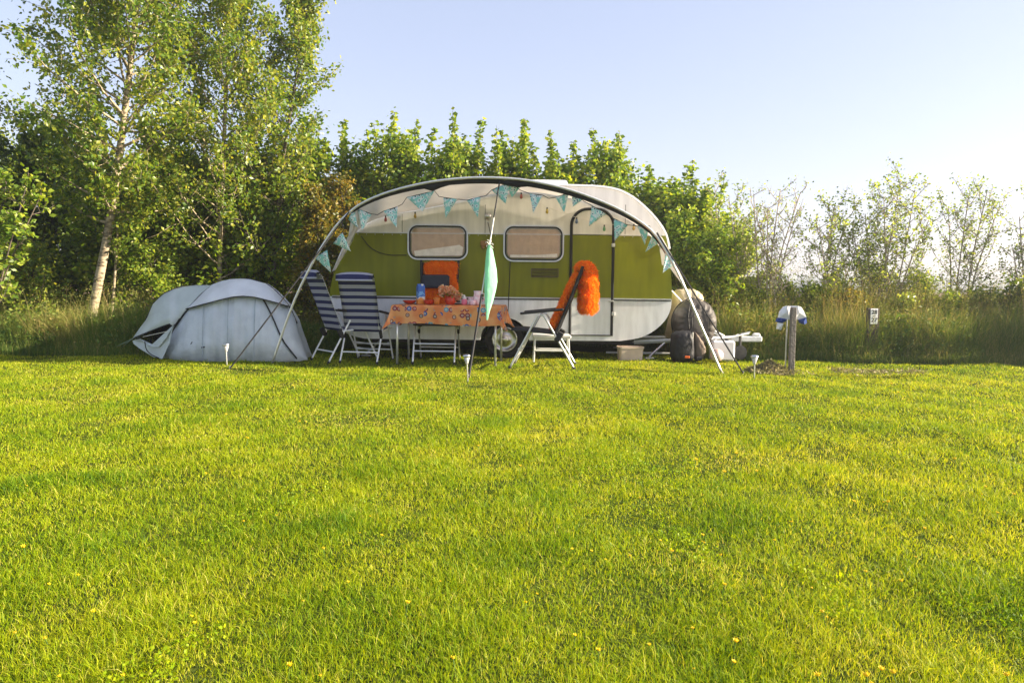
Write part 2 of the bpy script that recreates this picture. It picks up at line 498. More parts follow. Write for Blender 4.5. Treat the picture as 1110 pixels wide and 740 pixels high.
def make_tree(seed, trunk_pts, r0_, prim, t0, plen, elev, nsec, nleaf, lsize, spread=.06, hang=.3, shoots=None, pup=.3, secl=.45, dens=None, depth=1.0, leafr=(.25, 1.0)):
    """returns (bark MB, leaf positions). plen(t) primary length, elev(t) initial elevation"""
    g = np.random.default_rng(seed)
    bark = MB(); tp = np.array(trunk_pts, float)
    tp = resample(np.array(chaikin(list(tp), it=2)), 14)
    rad = r0_ * (1 - np.linspace(0, 1, 14)) ** .8 + .006
    tube(bark, tp, rad, 9, cap=False)
    pos = []
    for i in range(prim):
        t = t0 + (1 - t0) * ((i + g.uniform(0, 1)) / prim) ** .9; t = min(t, .99)
        p, dr = along(tp, t)
        a = i * 2.4 + g.uniform(-.5, .5); e = elev(t) + g.normal(0, .12)
        d = np.array([math.cos(a) * math.cos(e), depth * math.sin(a) * math.cos(e), math.sin(e)])
        L = plen(t) * g.uniform(.7, 1.15)
        b = branch(g, p, d, L, 6, pup)
        rr = np.interp(t, np.linspace(0, 1, 14), rad) * .45
        tube(bark, b, np.linspace(max(rr, .006), .003, 7), 5, cap=False)
        kp = int(nleaf); uu = g.uniform(.35, 1, kp) * 5.999; i0 = uu.astype(int); ff = (uu - i0)[:, None]
        pos.append(b[i0] * (1 - ff) + b[np.minimum(i0 + 1, 6)] * ff + g.normal(0, spread * 1.4, (kp, 3)))
        for j in range(nsec):
            u = .2 + .8 * (j + g.uniform(0, 1)) / nsec; u = min(u, .99)
            q, dd = along(b, u)
            dd = dd / np.linalg.norm(dd)
            d2 = dd * .7 + g.normal(0, .6, 3) + np.array([0, 0, .15])
            s = branch(g, q, d2, L * secl * (1.15 - u * .6) * g.uniform(.6, 1.2), 4, pup * .5, .2)
            tube(bark, s, np.linspace(.0045, .0018, 5), 3, cap=False)
            k = max(2, int(nleaf * g.uniform(.5, 1.5)))
            uu = g.uniform(leafr[0], 1, k) * 3.999
            i0 = uu.astype(int); f = (uu - i0)[:, None]
            c = s[i0] * (1 - f) + s[np.minimum(i0 + 1, 4)] * f
            pos.append(c + g.normal(0, spread, (k, 3)))
    if shoots:
        for (sx, sy, sh, sw, nl) in shoots:
            # upright leader with clustered leaves, growing out of the crown
            base = along(tp, .55)[0]; top = np.array([tp[0][0] + sx, tp[0][1] + sy, sh])
            mid = np.array([top[0] * .8 + base[0] * .2, top[1] * .8 + base[1] * .2, base[2] * .5 + sh * .5])
            s = resample(np.array(chaikin([base, mid, top], it=2)), 12)
            s[:, :2] += g.normal(0, .012, (12, 2))
            tube(bark, s, np.linspace(.014, .003, 12), 4, cap=False)
            # whorls every ~9cm
            zz = np.arange(0, 1, .09 / max(.5, (sh - base[2])))
            for t in zz:
                c, _ = along(s, min(t, .999))
                k = int(nl * g.uniform(.4, 1.4)); wdt = sw * (1.25 - t) * g.uniform(.6, 1.2)
                a = g.uniform(0, 6.28, k); rr = wdt * g.uniform(.1, 1, k)
                pos.append(np.stack([c[0] + rr * np.cos(a), c[1] + rr * np.sin(a), c[2] + g.normal(0, .03, k)], 1))
    pos = np.concatenate(pos)
    return bark, pos, g

def mk_bark(name, c1, c2, sc=18, zs=.35):
    mt, nt, out = newmat(name)
    tc = N(nt, 'ShaderNodeTexCoord'); mp = N(nt, 'ShaderNodeMapping'); mp.inputs['Scale'].default_value = (1, 1, 1 / zs)
    nt.links.new(tc.outputs['Object'], mp.inputs['Vector'])
    nz = N(nt, 'ShaderNodeTexNoise'); nz.inputs['Scale'].default_value = sc; nz.inputs['Detail'].default_value = 6
    nt.links.new(mp.outputs[0], nz.inputs['Vector'])
    rp = N(nt, 'ShaderNodeValToRGB'); rp.color_ramp.elements[0].position = .38; rp.color_ramp.elements[0].color = c4(c1)
    rp.color_ramp.elements[1].position = .55; rp.color_ramp.elements[1].color = c4(c2)
    nt.links.new(nz.outputs['Fac'], rp.inputs['Fac'])
    bs = N(nt, 'ShaderNodeBsdfPrincipled'); bs.inputs['Roughness'].default_value = .85
    nt.links.new(rp.outputs['Color'], bs.inputs['Base Color'])
    bp = N(nt, 'ShaderNodeBump'); bp.inputs['Strength'].default_value = .6; bp.inputs['Distance'].default_value = .01
    nt.links.new(nz.outputs['Fac'], bp.inputs['Height']); nt.links.new(bp.outputs['Normal'], bs.inputs['Normal'])
    nt.links.new(bs.outputs[0], out.inputs[0]); return mt
BARK_PALE = mk_bark('pale_bark', (.12, .09, .055), (.40, .33, .22), 11)
BARK_DARK = mk_bark('brown_bark', (.05, .04, .03), (.14, .11, .08))
BARK_TWIG = mk_bark('grey_twig', (.24, .19, .15), (.42, .35, .28))
LF_BIRCH = foliage('birch_leaf', [(0, (.07, .14, .018)), (.5, (.17, .26, .025)), (1, (.36, .36, .05))], transl=.5, patch=1.3, pamp=.5, rough=.35, spec=.45)
LF_MAPLE = foliage('maple_leaf', [(0, (.09, .17, .02)), (.5, (.19, .29, .026)), (1, (.36, .40, .055))], transl=.5, patch=1.6, pamp=.5, rough=.4, spec=.4)
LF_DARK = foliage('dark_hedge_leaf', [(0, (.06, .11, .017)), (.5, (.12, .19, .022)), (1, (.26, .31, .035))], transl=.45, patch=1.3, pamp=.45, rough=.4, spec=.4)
LF_GOLD = foliage('golden_leaf', [(0, (.07, .09, .012)), (.5, (.16, .15, .02)), (1, (.30, .20, .03))], transl=.4, patch=2.0, pamp=.4, rough=.4, spec=.4)
LF_PALE = foliage('sapling_leaf', [(0, (.13, .20, .045)), (.5, (.23, .32, .07)), (1, (.38, .42, .13))], transl=.6, patch=1.5, pamp=.4, rough=.35, spec=.5)

def place_tree(kindname, bark, pos, size, lf, bk, loc, label, cat='tree', group=None, hang=.3, g=None, aspect=.62):
    root = empty(kindname, loc, 0, label, cat, group)
    bark.build('trunk', bk, root, smooth=True)
    sz = (g or rng).uniform(size * .7, size * 1.3, len(pos))
    link_mesh('crown', crown_leaves('crown', pos, sz, lf, hang, g, aspect=aspect), root)
    return root

# -- tall pale-trunked trees on the left
def rel(pts, Y, dz=0.0):
    """pixel trunk line -> points relative to base at ground"""
    w_ = [P(px, py, Y) for px, py in pts]
    b = np.array([w_[0][0], Y, 0.0])
    out = [p - b for p in w_]
    out[0] = np.array([0, 0, -.05]); return b, out

b, tp = rel([(92, 372), (103, 325), (112, 280), (121, 232), (128, 180), (138, 100), (150, 0), (158, -110), (160, -190)], 10.6)
bark, pos, g = make_tree(11, tp, .062, 90, .24, lambda t: 1.8 * (1 - t) ** .45 * min(1, .4 + 2.2 * (t - .24)) + .25, lambda t: .2 + .6 * t, 11, 46, .05, spread=.06, pup=.35)
place_tree('birch_tree', bark, pos, .062, LF_BIRCH, BARK_PALE, b, 'tall tree with thick pale leaning trunk at the left behind the tent', hang=.6, g=g)
b, tp = rel([(236, 375), (238, 300), (240, 200), (246, 90), (250, -20), (256, -120)], 11.6)
bark, pos, g = make_tree(12, tp, .035, 80, .15, lambda t: 1.45 * (1 - t) ** .5 + .2, lambda t: .4 + .5 * t, 9, 34, .05, pup=.5)
place_tree('birch_tree', bark, pos, .06, LF_BIRCH, BARK_PALE, b, 'tall loose tree with thin straight pale trunk rising behind the tent', hang=.6, g=g)
b, tp = rel([(292, 375), (297, 280), (305, 180), (322, 80), (335, 0)], 12.0)
bark, pos, g = make_tree(13, tp, .035, 50, .15, lambda t: 1.2 * (1 - t) ** .5 + .2, lambda t: .6 + .4 * t, 8, 26, .05, pup=.7)
place_tree('poplar_tree', bark, pos, .062, LF_BIRCH, BARK_DARK, b, 'airy tree with steep rising boughs left of the caravan against sky', hang=.4, g=g)
b, tp = rel([(-62, 375), (-60, 280), (-62, 180), (-70, 80), (-75, 0)], 11.0)
bark, pos, g = make_tree(14, tp, .05, 50, .2, lambda t: 1.35 * (1 - t) ** .5 + .2, lambda t: .4 + .4 * t, 9, 30, .05, pup=.4)
place_tree('birch_tree', bark, pos, .06, LF_BIRCH, BARK_DARK, b, 'tree at the left picture edge whose leafy twigs reach in against the sky', hang=.4, g=g)
b, tp = rel([(120, 370), (122, 330), (126, 280), (128, 230), (126, 200)], 10.9)
bark, pos, g = make_tree(15, tp, .018, 14, .45, lambda t: .5, lambda t: .6, 5, 16, .05)
place_tree('sapling', bark, pos, .06, LF_MAPLE, BARK_PALE, b, 'thin pale sapling stem just right of the thick leaning trunk', 'tree', g=g)

# -- hedge tree prototypes (bushy, with upright leaders)
def hedge_proto(seed, H, Wd, nsh, spire=.9):
    g = np.random.default_rng(seed)
    sh = []
    for k in range(nsh):
        a = g.uniform(0, 6.28); rr = Wd * .75 * math.sqrt(g.uniform(0.05, 1))
        sh.append((rr * math.cos(a), rr * math.sin(a) * .8, H * g.uniform(.76, 1.0), .15 * spire * g.uniform(.6, 1.3), 15))
    body = H * .74
    tp = [(0, 0, -.05), (.05, 0, body * .3), (-.04, .03, body * .65), (0, 0, body)]
    return make_tree(seed, tp, .05, 40, .03, lambda t: Wd * (1.15 - .55 * t), lambda t: .15 + .75 * t, 9, 26, .06, spread=.075, shoots=sh, pup=.45)
PROTO = {}
for nm, args, lf in (('a', (21, 3.9, .95, 8), 'M'), ('b', (22, 3.7, .95, 7), 'M'), ('c', (23, 3.9, 1.0, 9), 'M'), ('d', (24, 3.3, 1.0, 4), 'D'), ('e', (25, 3.4, .95, 5), 'D')):
    bark, pos, g = hedge_proto(*args)
    me_b = bark.build('trunk', BARK_DARK, None, smooth=True); mesh_b = me_b.data; bpy.data.objects.remove(me_b)
    sz = g.uniform(.055, .095, len(pos))
    mesh_l = {k: None for k in 'MDG'}
    PROTO[nm] = (mesh_b, pos, sz, g, {})
def hedge_tree(pn, px, Y, hscale, lf, label, yaw=0.0, group='hedge trees behind the caravan', name='hedge_tree', wscale=1.0, py=None):
    mesh_b, pos, sz, g, cache = PROTO[pn]
    if lf not in cache:
        cache[lf] = crown_leaves('crown', pos, sz, {'M': LF_MAPLE, 'D': LF_DARK, 'G': LF_GOLD, 'P': LF_PALE}[lf], .3, np.random.default_rng(5), aspect=.75)
    x = P(px, 310, Y)[0]
    root = empty(name, (x, Y, -.02), yaw, label, 'tree', group)
    root.scale = (wscale, wscale, hscale)
    link_mesh('trunk', mesh_b, root); link_mesh('crown', cache[lf], root)
    return root
# dark left row behind the tall trees
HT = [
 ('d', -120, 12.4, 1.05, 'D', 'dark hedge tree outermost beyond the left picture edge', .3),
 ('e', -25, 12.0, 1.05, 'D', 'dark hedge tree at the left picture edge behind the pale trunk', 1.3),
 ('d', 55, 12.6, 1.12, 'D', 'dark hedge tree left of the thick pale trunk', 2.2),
 ('e', 135, 12.3, 1.0, 'M', 'leafy hedge tree right behind the thick pale trunk', 3.3),
 ('b', 205, 12.2, .92, 'M', 'leafy green hedge tree above the left part of the tent', 4.1),
 ('e', 268, 12.1, .98, 'M', 'leafy green hedge tree above the right part of the tent', 5.2),
 ('b', 330, 12.7, .98, 'M', 'green hedge tree between the tent and the caravan', .9),
 ('a', 388, 13.0, 1.0, 'M', 'hedge tree with upright shoots above the left end of the awning', 2.6),
 ('c', 440, 13.1, 1.02, 'M', 'tallest spired hedge tree above the left caravan window', 3.9),
 ('b', 497, 13.1, 1.08, 'M', 'hedge tree with paired spires left of the awning peak', 1.7),
 ('a', 552, 13.3, .96, 'M', 'hedge tree with upright shoots behind the awning peak', 5.5),
 ('c', 606, 13.2, .97, 'M', 'spired hedge tree rising above the right caravan window', .6),
 ('b', 660, 13.2, 1.03, 'M', 'spired hedge tree behind the caravan door side', 4.6),
 ('c', 705, 13.0, .84, 'M', 'shorter hedge tree behind the curved right end of the caravan roof', 2.1),
 ('d', 745, 12.6, .84, 'M', 'bright rounded hedge tree right of the caravan roof', 3.0),
 ('b', 785, 12.6, .66, 'P', 'light loose hedge tree at the right end of the tall hedge', 4.0),
]
for i, (pn, px, Y, hs, lf, lb, yw) in enumerate(HT):
    hedge_tree(pn, px, Y, hs * (1, .96, 1.03, .94)[i % 4], lf, lb, yw, wscale=(1.0, 1.2, .95, 1.12, 1.05)[i % 5])
for i, (x, Y, hs, lb) in enumerate([(7.9, 10.1, .38, 'low unseen tree added nearest beyond the right picture edge to shade the verge'), (9.6, 9.9, .42, 'low unseen tree added in front of the row beyond the right edge for its shade'), (8.6, 11.2, .6, 'unseen hedge tree added just right of the picture to shade the verge'), (10.6, 11.0, .62, 'unseen hedge tree added second beyond the right picture edge for its shade'), (12.8, 10.9, .66, 'unseen hedge tree added farthest beyond the right picture edge for its shade')]):  # unseen trees added to throw shade on the base of the right verge
    r_ = hedge_tree('dbabc'[i], 555, Y, hs, 'M', lb, i * 1.3 + .5, group='added unseen trees shading the right verge'); r_.location.x = x
# second, deeper row seen only through gaps
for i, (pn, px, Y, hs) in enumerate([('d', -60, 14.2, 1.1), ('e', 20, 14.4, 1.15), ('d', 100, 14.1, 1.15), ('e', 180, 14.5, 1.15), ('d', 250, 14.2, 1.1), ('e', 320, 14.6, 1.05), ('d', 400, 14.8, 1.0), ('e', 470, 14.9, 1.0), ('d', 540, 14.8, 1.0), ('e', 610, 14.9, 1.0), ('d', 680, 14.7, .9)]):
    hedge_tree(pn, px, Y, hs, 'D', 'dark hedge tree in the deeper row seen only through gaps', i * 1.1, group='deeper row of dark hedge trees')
# low shrubs
def shrub(seed, px, Y, H, Wd, lf, label, name='shrub', n=22, nl=22, size=.06, bk=None, elev=None, nsec=7, group=None):
    x = P(px, 310, Y)[0]
    bark, pos, g = make_tree(seed, [(0, 0, -.05), (.02, .02, H * .3), (-.02, 0, H * .6), (0, 0, H * .8)], .02, n, .04, lambda t: Wd * (1.1 - .4 * t), elev or (lambda t: .3 + .7 * t), nsec, nl, .05, spread=.05, pup=.4)
    return place_tree(name, bark, pos, size, lf, bk or BARK_DARK, (x, Y, 0), label, 'shrub', group, g=g)
shrub(32, 35, 11.0, 1.3, .7, LF_BIRCH, 'low twiggy shrub left of the thick pale trunk')
shrub(33, 165, 11.2, 1.5, .7, LF_MAPLE, 'leafy shrub between the thick pale trunk and the tent')
shrub(34, 345, 11.6, 2.6, .55, LF_GOLD, 'golden leaved shrub beside the left curve of the awning', n=26)
shrub(35, 372, 11.9, 2.9, .5, LF_GOLD, 'yellowish shrub just above the left awning curve', n=26)
shrub(36, 775, 11.4, 1.9, .65, LF_MAPLE, 'bushy shrub right behind the round storage bag', n=30, nl=26)
shrub(37, 735, 11.9, 2.3, .6, LF_MAPLE, 'bright bush behind the right end of the caravan', n=30, nl=26)

# -- thin saplings and bare shrub on the right
def multi(seed, px, Y, stems, lf, bk, size, nl, label, name='sapling', nprim=11, plen=.42, cat='tree', leafr=(.3, 1), group='saplings along the right verge'):
    x0 = P(px, 310, Y)[0]
    allb = MB(); allp = []
    for i, (tx, ty) in enumerate(stems):
        g0 = np.random.default_rng(seed * 10 + i)
        top = P(tx, ty, Y + g0.uniform(-.2, .2)) - np.array([x0, Y, 0])
        base = np.array([g0.normal(0, .08), g0.normal(0, .08), -.05])
        mid = base * .5 + top * .5 + np.array([g0.normal(0, .05) - .1 * top[0], g0.normal(0, .06), 0])
        bb, pp, g = make_tree(seed * 10 + i, [base, mid, top], .007, nprim, .28, lambda t: plen * (1.25 - .6 * t), lambda t: .65, 6, nl * 1.5, .05, spread=.035, pup=.5, secl=.5, leafr=leafr)
        allb.add(bb.v, bb.f); allp.append(pp)
    return place_tree(name, allb, np.concatenate(allp), size, lf, bk, (x0, Y, 0), label, cat, group, g=np.random.default_rng(seed), hang=.2)
multi(31, -25, 9.7, [(8, 192), (28, 203), (44, 212), (-30, 195)], LF_MAPLE, BARK_DARK, .075, 4, 'bright green leafy sapling leaning in at the left picture edge', 'sapling', plen=.38, group=None)
multi(41, 838, 11.2, [(817, 210), (832, 225), (846, 205), (868, 208), (862, 235), (822, 240)], LF_PALE, BARK_TWIG, .035, 1.6, 'nearly bare grey twigged sapling right of the caravan', nprim=14, plen=.4)
multi(42, 893, 11.3, [(905, 222), (888, 246), (918, 236), (930, 262)], LF_PALE, BARK_TWIG, .042, 5, 'leafy small sapling between the bare one and the number sign', nprim=14, plen=.55)
multi(43, 955, 11.4, [(938, 232), (958, 213), (976, 196), (992, 206), (1008, 236), (925, 252)], LF_PALE, BARK_TWIG, .044, 5, 'tallest leafy sapling above the number sign', nprim=15, plen=.6)
multi(44, 1040, 11.6, [(1028, 225), (1050, 212), (1070, 208), (1084, 222)], LF_PALE, BARK_TWIG, .042, 4, 'slender sapling with thin pale crown right of the number sign', nprim=15, plen=.55)
multi(45, 1120, 11.2, [(1105, 235), (1125, 220), (1140, 230), (1098, 268)], LF_PALE, BARK_TWIG, .042, 4, 'slender sapling cut by the right picture edge', plen=.55)
multi(46, 803, 11.8, [(790, 215), (808, 235), (775, 205), (820, 250), (797, 250)], LF_PALE, BARK_TWIG, .045, 5, 'thin sapling at the end of the tall hedge by the drawbar', plen=.5)
for i, (px, Y, H, Wd, lf, lb) in enumerate([
    (950, 12.6, 1.35, .55, LF_DARK, 'rounded dark green bush behind the number sign'),
    (880, 11.2, .95, .4, LF_MAPLE, 'green bush behind the wooden post with the white cloth'),
    (925, 11.0, .85, .4, LF_GOLD, 'yellowish bush just left of the number sign'),
    (985, 10.9, .8, .4, LF_PALE, 'pale bush just right of the number sign post'),
    (820, 11.3, .9, .4, LF_MAPLE, 'green bush behind the tip of the drawbar'),
    (1030, 10.9, .8, .42, LF_MAPLE, 'green bush under the slender sapling with thin crown'),
    (905, 12.2, 1.05, .5, LF_PALE, 'low pale bush left of the number sign'),
    (1000, 12.3, 1.15, .55, LF_MAPLE, 'low green bush right of the number sign'),
    (1060, 11.2, .85, .5, LF_PALE, 'small pale bush in the verge towards the right edge'),
    (1110, 10.6, .95, .5, LF_DARK, 'dark bush at the right picture edge'),
    (850, 11.8, .95, .45, LF_PALE, 'small pale bush under the bare sapling'),
    (1200, 10.4, 1.3, .7, LF_DARK, 'dark bush just beyond the right picture edge')]):
    shrub(50 + i, px, Y, H, Wd, lf, lb, n=26, nl=20, size=.05)

# ------------------------------------------------------------------ tall verge grass
VERGE = foliage('verge_grass', [(0, (.05, .11, .02)), (.5, (.14, .22, .035)), (.8, (.32, .32, .08)), (1, (.55, .40, .19))], transl=.35, patch=1.5, pamp=.35, spec=.2, tcol=(1.3, 1.15, .6))
def verge(name, n, xr, front, back, hfun, label, tonef, seed, wd=.008):
    g = np.random.default_rng(seed)
    x = g.uniform(*xr, n); f = front(x); bk = back(x); u = g.uniform(0, 1, n) ** 1.3; y = f + (bk - f) * u
    h = hfun(x, y, g) * g.uniform(.45, 1.2, n) * (1 + .3 * smooth_noise(x, y, 4, seed))
    edge = np.clip((y - f) / .35, .25, 1); h *= edge
    w_ = wd * g.uniform(.5, 1.3, n); lean = g.uniform(.1, .75, n); az = g.uniform(0, 6.283, n)
    tone = np.clip(tonef(x, y, g), 0, 1)
    V, q, t, tn = blades(x, y, gz(x, y) - .01, h, w_, lean, az, tone, segs=3)
    # seed heads on a share of taller stalks
    k = g.uniform(0, 1, n) < .07
    hx, hy, hh = x[k], y[k], h[k] * 1.35
    m_ = k.sum(); reps = 7
    V2, q2, t2, tn2 = blades(hx, hy, gz(hx, hy), hh, np.full(m_, .004), g.uniform(.05, .3, m_), g.uniform(0, 6.28, m_), np.clip(g.normal(.85, .12, m_), 0, 1), segs=3)
    tips = V2.reshape(m_, -1, 3)[:, -1]
    lp = np.repeat(tips, reps, 0) + np.stack([g.normal(0, .012, m_ * reps), g.normal(0, .012, m_ * reps), -g.uniform(0, .13, m_ * reps)], 1)
    V3, t3, tn3 = leaves(lp, g.uniform(.012, .026, len(lp)), -1.0, .35, np.clip(g.normal(.72, .12, len(lp)), 0, 1), g)
    # broad weeds low down
    nw = n // 2
    wx = g.uniform(*xr, nw); wf = front(wx); wy = wf + (back(wx) - wf) * g.uniform(0.05, 1, nw)
    wz = g.uniform(.02, 1, nw) * hfun(wx, wy, g) * .75 * np.clip((wy - wf) / .35, .25, 1)
    kw = smooth_noise(wx, wy, 3.2, seed + 3) > -.05; wx, wy, wz = wx[kw], wy[kw], wz[kw] * 1.15; nw = len(wx)
    V4, t4, tn4 = leaves(np.stack([wx, wy, wz], 1), g.uniform(.03, .085, nw), .1, .5, np.clip(tonef(wx, wy, g) - .05, 0, 1), g)
    o1 = len(V); o2 = o1 + len(V2); o3 = o2 + len(V3)
    me = arr_mesh(name, np.concatenate([V, V2, V3, V4]), np.concatenate([q, q2 + o1]), np.concatenate([t, t2 + o1, t3 + o2, t4 + o3]), {'tone': np.concatenate([tn, tn2, tn3, tn4])}, VERGE)
    o = link_mesh(name, me); tag(o, label, 'grass', kind='stuff')
lx0, lx1 = P(-160, 390, 9.9)[0], P(350, 390, 9.9)[0]
def lfront(x): return 9.75 + .10 * np.sin(1.7 * x) + .06 * np.sin(5 * x) + .25 * np.clip(x + 4.5, 0, 3)
verge('tall_grass', 42000, (lx0, lx1), lfront, lambda x: lfront(x) + 2.0, lambda x, y, g: np.where(x < -4.2, .62, .42), 'tall shaded grass and weeds under the trees at the left',
      lambda x, y, g: g.normal(.38, .14, len(x)) + .45 * np.exp(-((x + 6.1) / .55) ** 2) * (y > 10.1), 61)
rx0 = P(735, 390, 10.6)[0]; rx1 = P(1290, 390, 10)[0]
def rfront(x): return 10.35 - .55 * np.clip((x - 2.6) / 2.2, 0, 1) + .07 * np.sin(2.1 * x) + .05 * np.sin(5.3 * x) - .10 * np.clip(x - 5, 0, 3)
verge('tall_grass', 80000, (rx0, rx1), rfront, lambda x: rfront(x) + 2.6, lambda x, y, g: .58 + .38 * np.clip((y - rfront(x)) / 1.6, 0, 1), 'tall verge grass with buff seed heads along the right side',
      lambda x, y, g: g.normal(.43, .18, len(x)) + .30 * np.clip((y - rfront(x) - .1) / 1.0, 0, 1) + .12 * smooth_noise(x, y, 2.5, 77), 62)
verge('tall_grass', 16000, (lx1, rx0), lambda x: 12.2 + 0 * x, lambda x: 14.2 + 0 * x, lambda x, y, g: .4 + 0 * x, 'shaded tall grass under the hedge behind the caravan',
      lambda x, y, g: g.normal(.35, .12, len(x)), 63)

# distant wood on the horizon
def far_wood():
    g = np.random.default_rng(70); n = 26000
    x = g.uniform(-700, 900, n); y = g.uniform(640, 700, n)
    top = 7 + 3.5 * smooth_noise(x, y * 0, .03, 71) + 2 * smooth_noise(x, y * 0, .12, 72)
    z = top * g.uniform(0, 1, n) ** .6
    V, t, tn = leaves(np.stack([x, y, z], 1), g.uniform(3, 6, n), 0, .8, None, g)
    o = link_mesh('distant_wood', arr_mesh('distant_wood', V, None, t, {'tone': tn}, LF_DARK)); tag(o, 'far-off dark line of trees on the horizon beyond the fields', 'wood', kind='stuff')
far_wood()

# ------------------------------------------------------------------ caravan
CY = 9.9
def xz(px, py, Y=CY):
    p = P(px, py, Y); return (p[0], p[2])
zU = P(555, 253.8, CY)[2]; zB = P(555, 323, CY)[2]
def paint():
    mt, nt, out = newmat('caravan_paint')
    geo = N(nt, 'ShaderNodeNewGeometry'); sp = N(nt, 'ShaderNodeSeparateXYZ'); nt.links.new(geo.outputs['Position'], sp.inputs[0])
    a = N(nt, 'ShaderNodeMath', operation='GREATER_THAN'); a.inputs[1].default_value = zB; nt.links.new(sp.outputs['Z'], a.inputs[0])
    b_ = N(nt, 'ShaderNodeMath', operation='GREATER_THAN'); b_.inputs[1].default_value = zU; nt.links.new(sp.outputs['Z'], b_.inputs[0])
    mpp = N(nt, 'ShaderNodeMapping'); mpp.inputs['Scale'].default_value = (4, 4, .7); nt.links.new(geo.outputs['Position'], mpp.inputs['Vector'])
    nz = N(nt, 'ShaderNodeTexNoise'); nz.inputs['Scale'].default_value = 3; nz.inputs['Detail'].default_value = 7; nt.links.new(mpp.outputs[0], nz.inputs['Vector'])
    mr = N(nt, 'ShaderNodeMapRange'); mr.inputs[1].default_value = .3; mr.inputs[2].default_value = .7; mr.inputs[3].default_value = .84; mr.inputs[4].default_value = 1.08; nt.links.new(nz.outputs['Fac'], mr.inputs[0])
    m1 = N(nt, 'ShaderNodeMix', data_type='RGBA'); m1.inputs[6].default_value = c4((.78, .80, .82)); m1.inputs[7].default_value = c4((.185, .20, .001)); nt.links.new(a.outputs[0], m1.inputs[0])
    m2 = N(nt, 'ShaderNodeMix', data_type='RGBA'); m2.inputs[7].default_value = c4((.73, .71, .67)); nt.links.new(b_.outputs[0], m2.inputs[0]); nt.links.new(m1.outputs[2], m2.inputs[6])
    m3 = N(nt, 'ShaderNodeMix', data_type='RGBA', blend_type='MULTIPLY'); m3.inputs[0].default_value = 1
    nt.links.new(m2.outputs[2], m3.inputs[6]); nt.links.new(mr.outputs[0], m3.inputs[7])
    bs = N(nt, 'ShaderNodeBsdfPrincipled'); bs.inputs['Roughness'].default_value = .38; bs.inputs['Specular IOR Level'].default_value = .3; nt.links.new(m3.outputs[2], bs.inputs['Base Color'])
    n2 = N(nt, 'ShaderNodeTexNoise'); n2.inputs['Scale'].default_value = 1.6; n2.inputs['Detail'].default_value = 2; nt.links.new(geo.outputs['Position'], n2.inputs['Vector'])
    bp = N(nt, 'ShaderNodeBump'); bp.inputs['Strength'].default_value = .25; bp.inputs['Distance'].default_value = .03
    nt.links.new(n2.outputs['Fac'], bp.inputs['Height']); nt.links.new(bp.outputs['Normal'], bs.inputs['Normal'])
    nt.links.new(bs.outputs[0], out.inputs[0]); return mt
M_paint = paint()
M_roof = mat('roof_white', (.88, .88, .87), .35, var=.05, nscale=4, bump=.1, bscale=5)
M_alu = mat('aluminium', (.6, .6, .6), .38, 1.0, var=.08, nscale=30)
M_whitep = mat('white_metal', (.78, .78, .76), .4, var=.06, nscale=20)
M_black = mat('black_rubber', (.015, .015, .016), .6, var=.2)
M_dark = mat('dark_steel', (.05, .048, .045), .7, var=.3, nscale=12, bump=.2)
M_curt = mat('beige_curtain', (.58, .43, .31), .9, var=.10, nscale=9, bump=.5, bscale=14)
M_olive = mat('vent_brown', (.09, .075, .03), .6)
M_chrome = mat('chrome', (.6, .6, .6), .30, 1.0, var=.03)

cb = P(547, 390, CY); CX, = (cb[0],)
van = empty('caravan', (0, 0, 0), 0, 'small vintage caravan with curved roof, white below, green band and cream above', 'caravan')
low = [(357, 322), (359, 340), (366, 354), (378, 363), (395, 367)]
hi = [(672, 369.5), (695, 366.5), (712, 357), (724, 344), (728.5, 330), (728, 301), (724, 264), (719, 249), (704, 230), (683, 212), (661, 203.5), (616, 202), (560, 200), (500, 201), (450, 206), (420, 216), (400, 231), (386, 247), (376, 264), (366, 286), (359, 305)]
top_chain = chaikin([xz(*p) for p in hi] + [xz(*low[0])], it=2)
low_chain = chaikin([xz(*p) for p in low], it=2)
wc = xz(547, 369.5); wr = .315
zbot = xz(395, 367)[1]
arch = [(wc[0] + wr * math.cos(a), zbot + wr * .92 * math.sin(a)) for a in np.linspace(math.pi, 0, 15)]
prof = [tuple(p) for p in low_chain] + [(arch[0][0] - .001, zbot)] + arch + [tuple(p) for p in top_chain[:-1]]
VW = 1.95
body = prism(MB(), prof, CY, CY + VW).build('body', M_paint, van)
# roof skin: strip over the upper profile, overhanging the side a little
tc_ = [p for p in top_chain if p[1] > zU - .25]
def offset_chain(ch, d):
    out = []
    for i in range(len(ch)):
        t = ch[min(i + 1, len(ch) - 1)] - ch[max(i - 1, 0)]; t = t / np.linalg.norm(t)
        out.append(ch[i] + d * np.array([t[1], -t[0]]))
    return out
o1 = offset_chain(tc_, .004); o2 = offset_chain(tc_, .026)
mb = MB(); n = len(tc_)
vs = []
for y in (CY - .022, CY + VW + .022):
    vs += [(p[0], y, p[1]) for p in o1] + [(p[0], y, p[1]) for p in o2]
fs = []
for i in range(n - 1):
    fs += [(n + i, n + i + 1, 3 * n + i + 1, 3 * n + i), (i, 2 * n + i, 2 * n + i + 1, i + 1), (i, i + 1, n + i + 1, n + i), (2 * n + i, 3 * n + i, 3 * n + i + 1, 2 * n + i + 1)]
fs += [(0, n, 3 * n, 2 * n), (n - 1, 3 * n - 1, 4 * n - 1, 2 * n - 1)]
mb.add(vs, fs); roof = mb.build('roof', M_roof, van)
# raised roof lantern
l0 = xz(455, 203.5); l1 = xz(616, 198.5)
lan = prism(MB(), chaikin([(l0[0], l0[1] - .02), (l0[0] + .25, l0[1] + .07), ((l0[0] + l1[0]) / 2, l1[1] + .055), (l1[0] - .06, l1[1] + .055), (l1[0], l1[1] + .048), (l1[0] + .01, l1[1] - .06)], it=1), CY + .12, CY + VW - .12)
lan.build('roof_hatch', M_roof, roof)
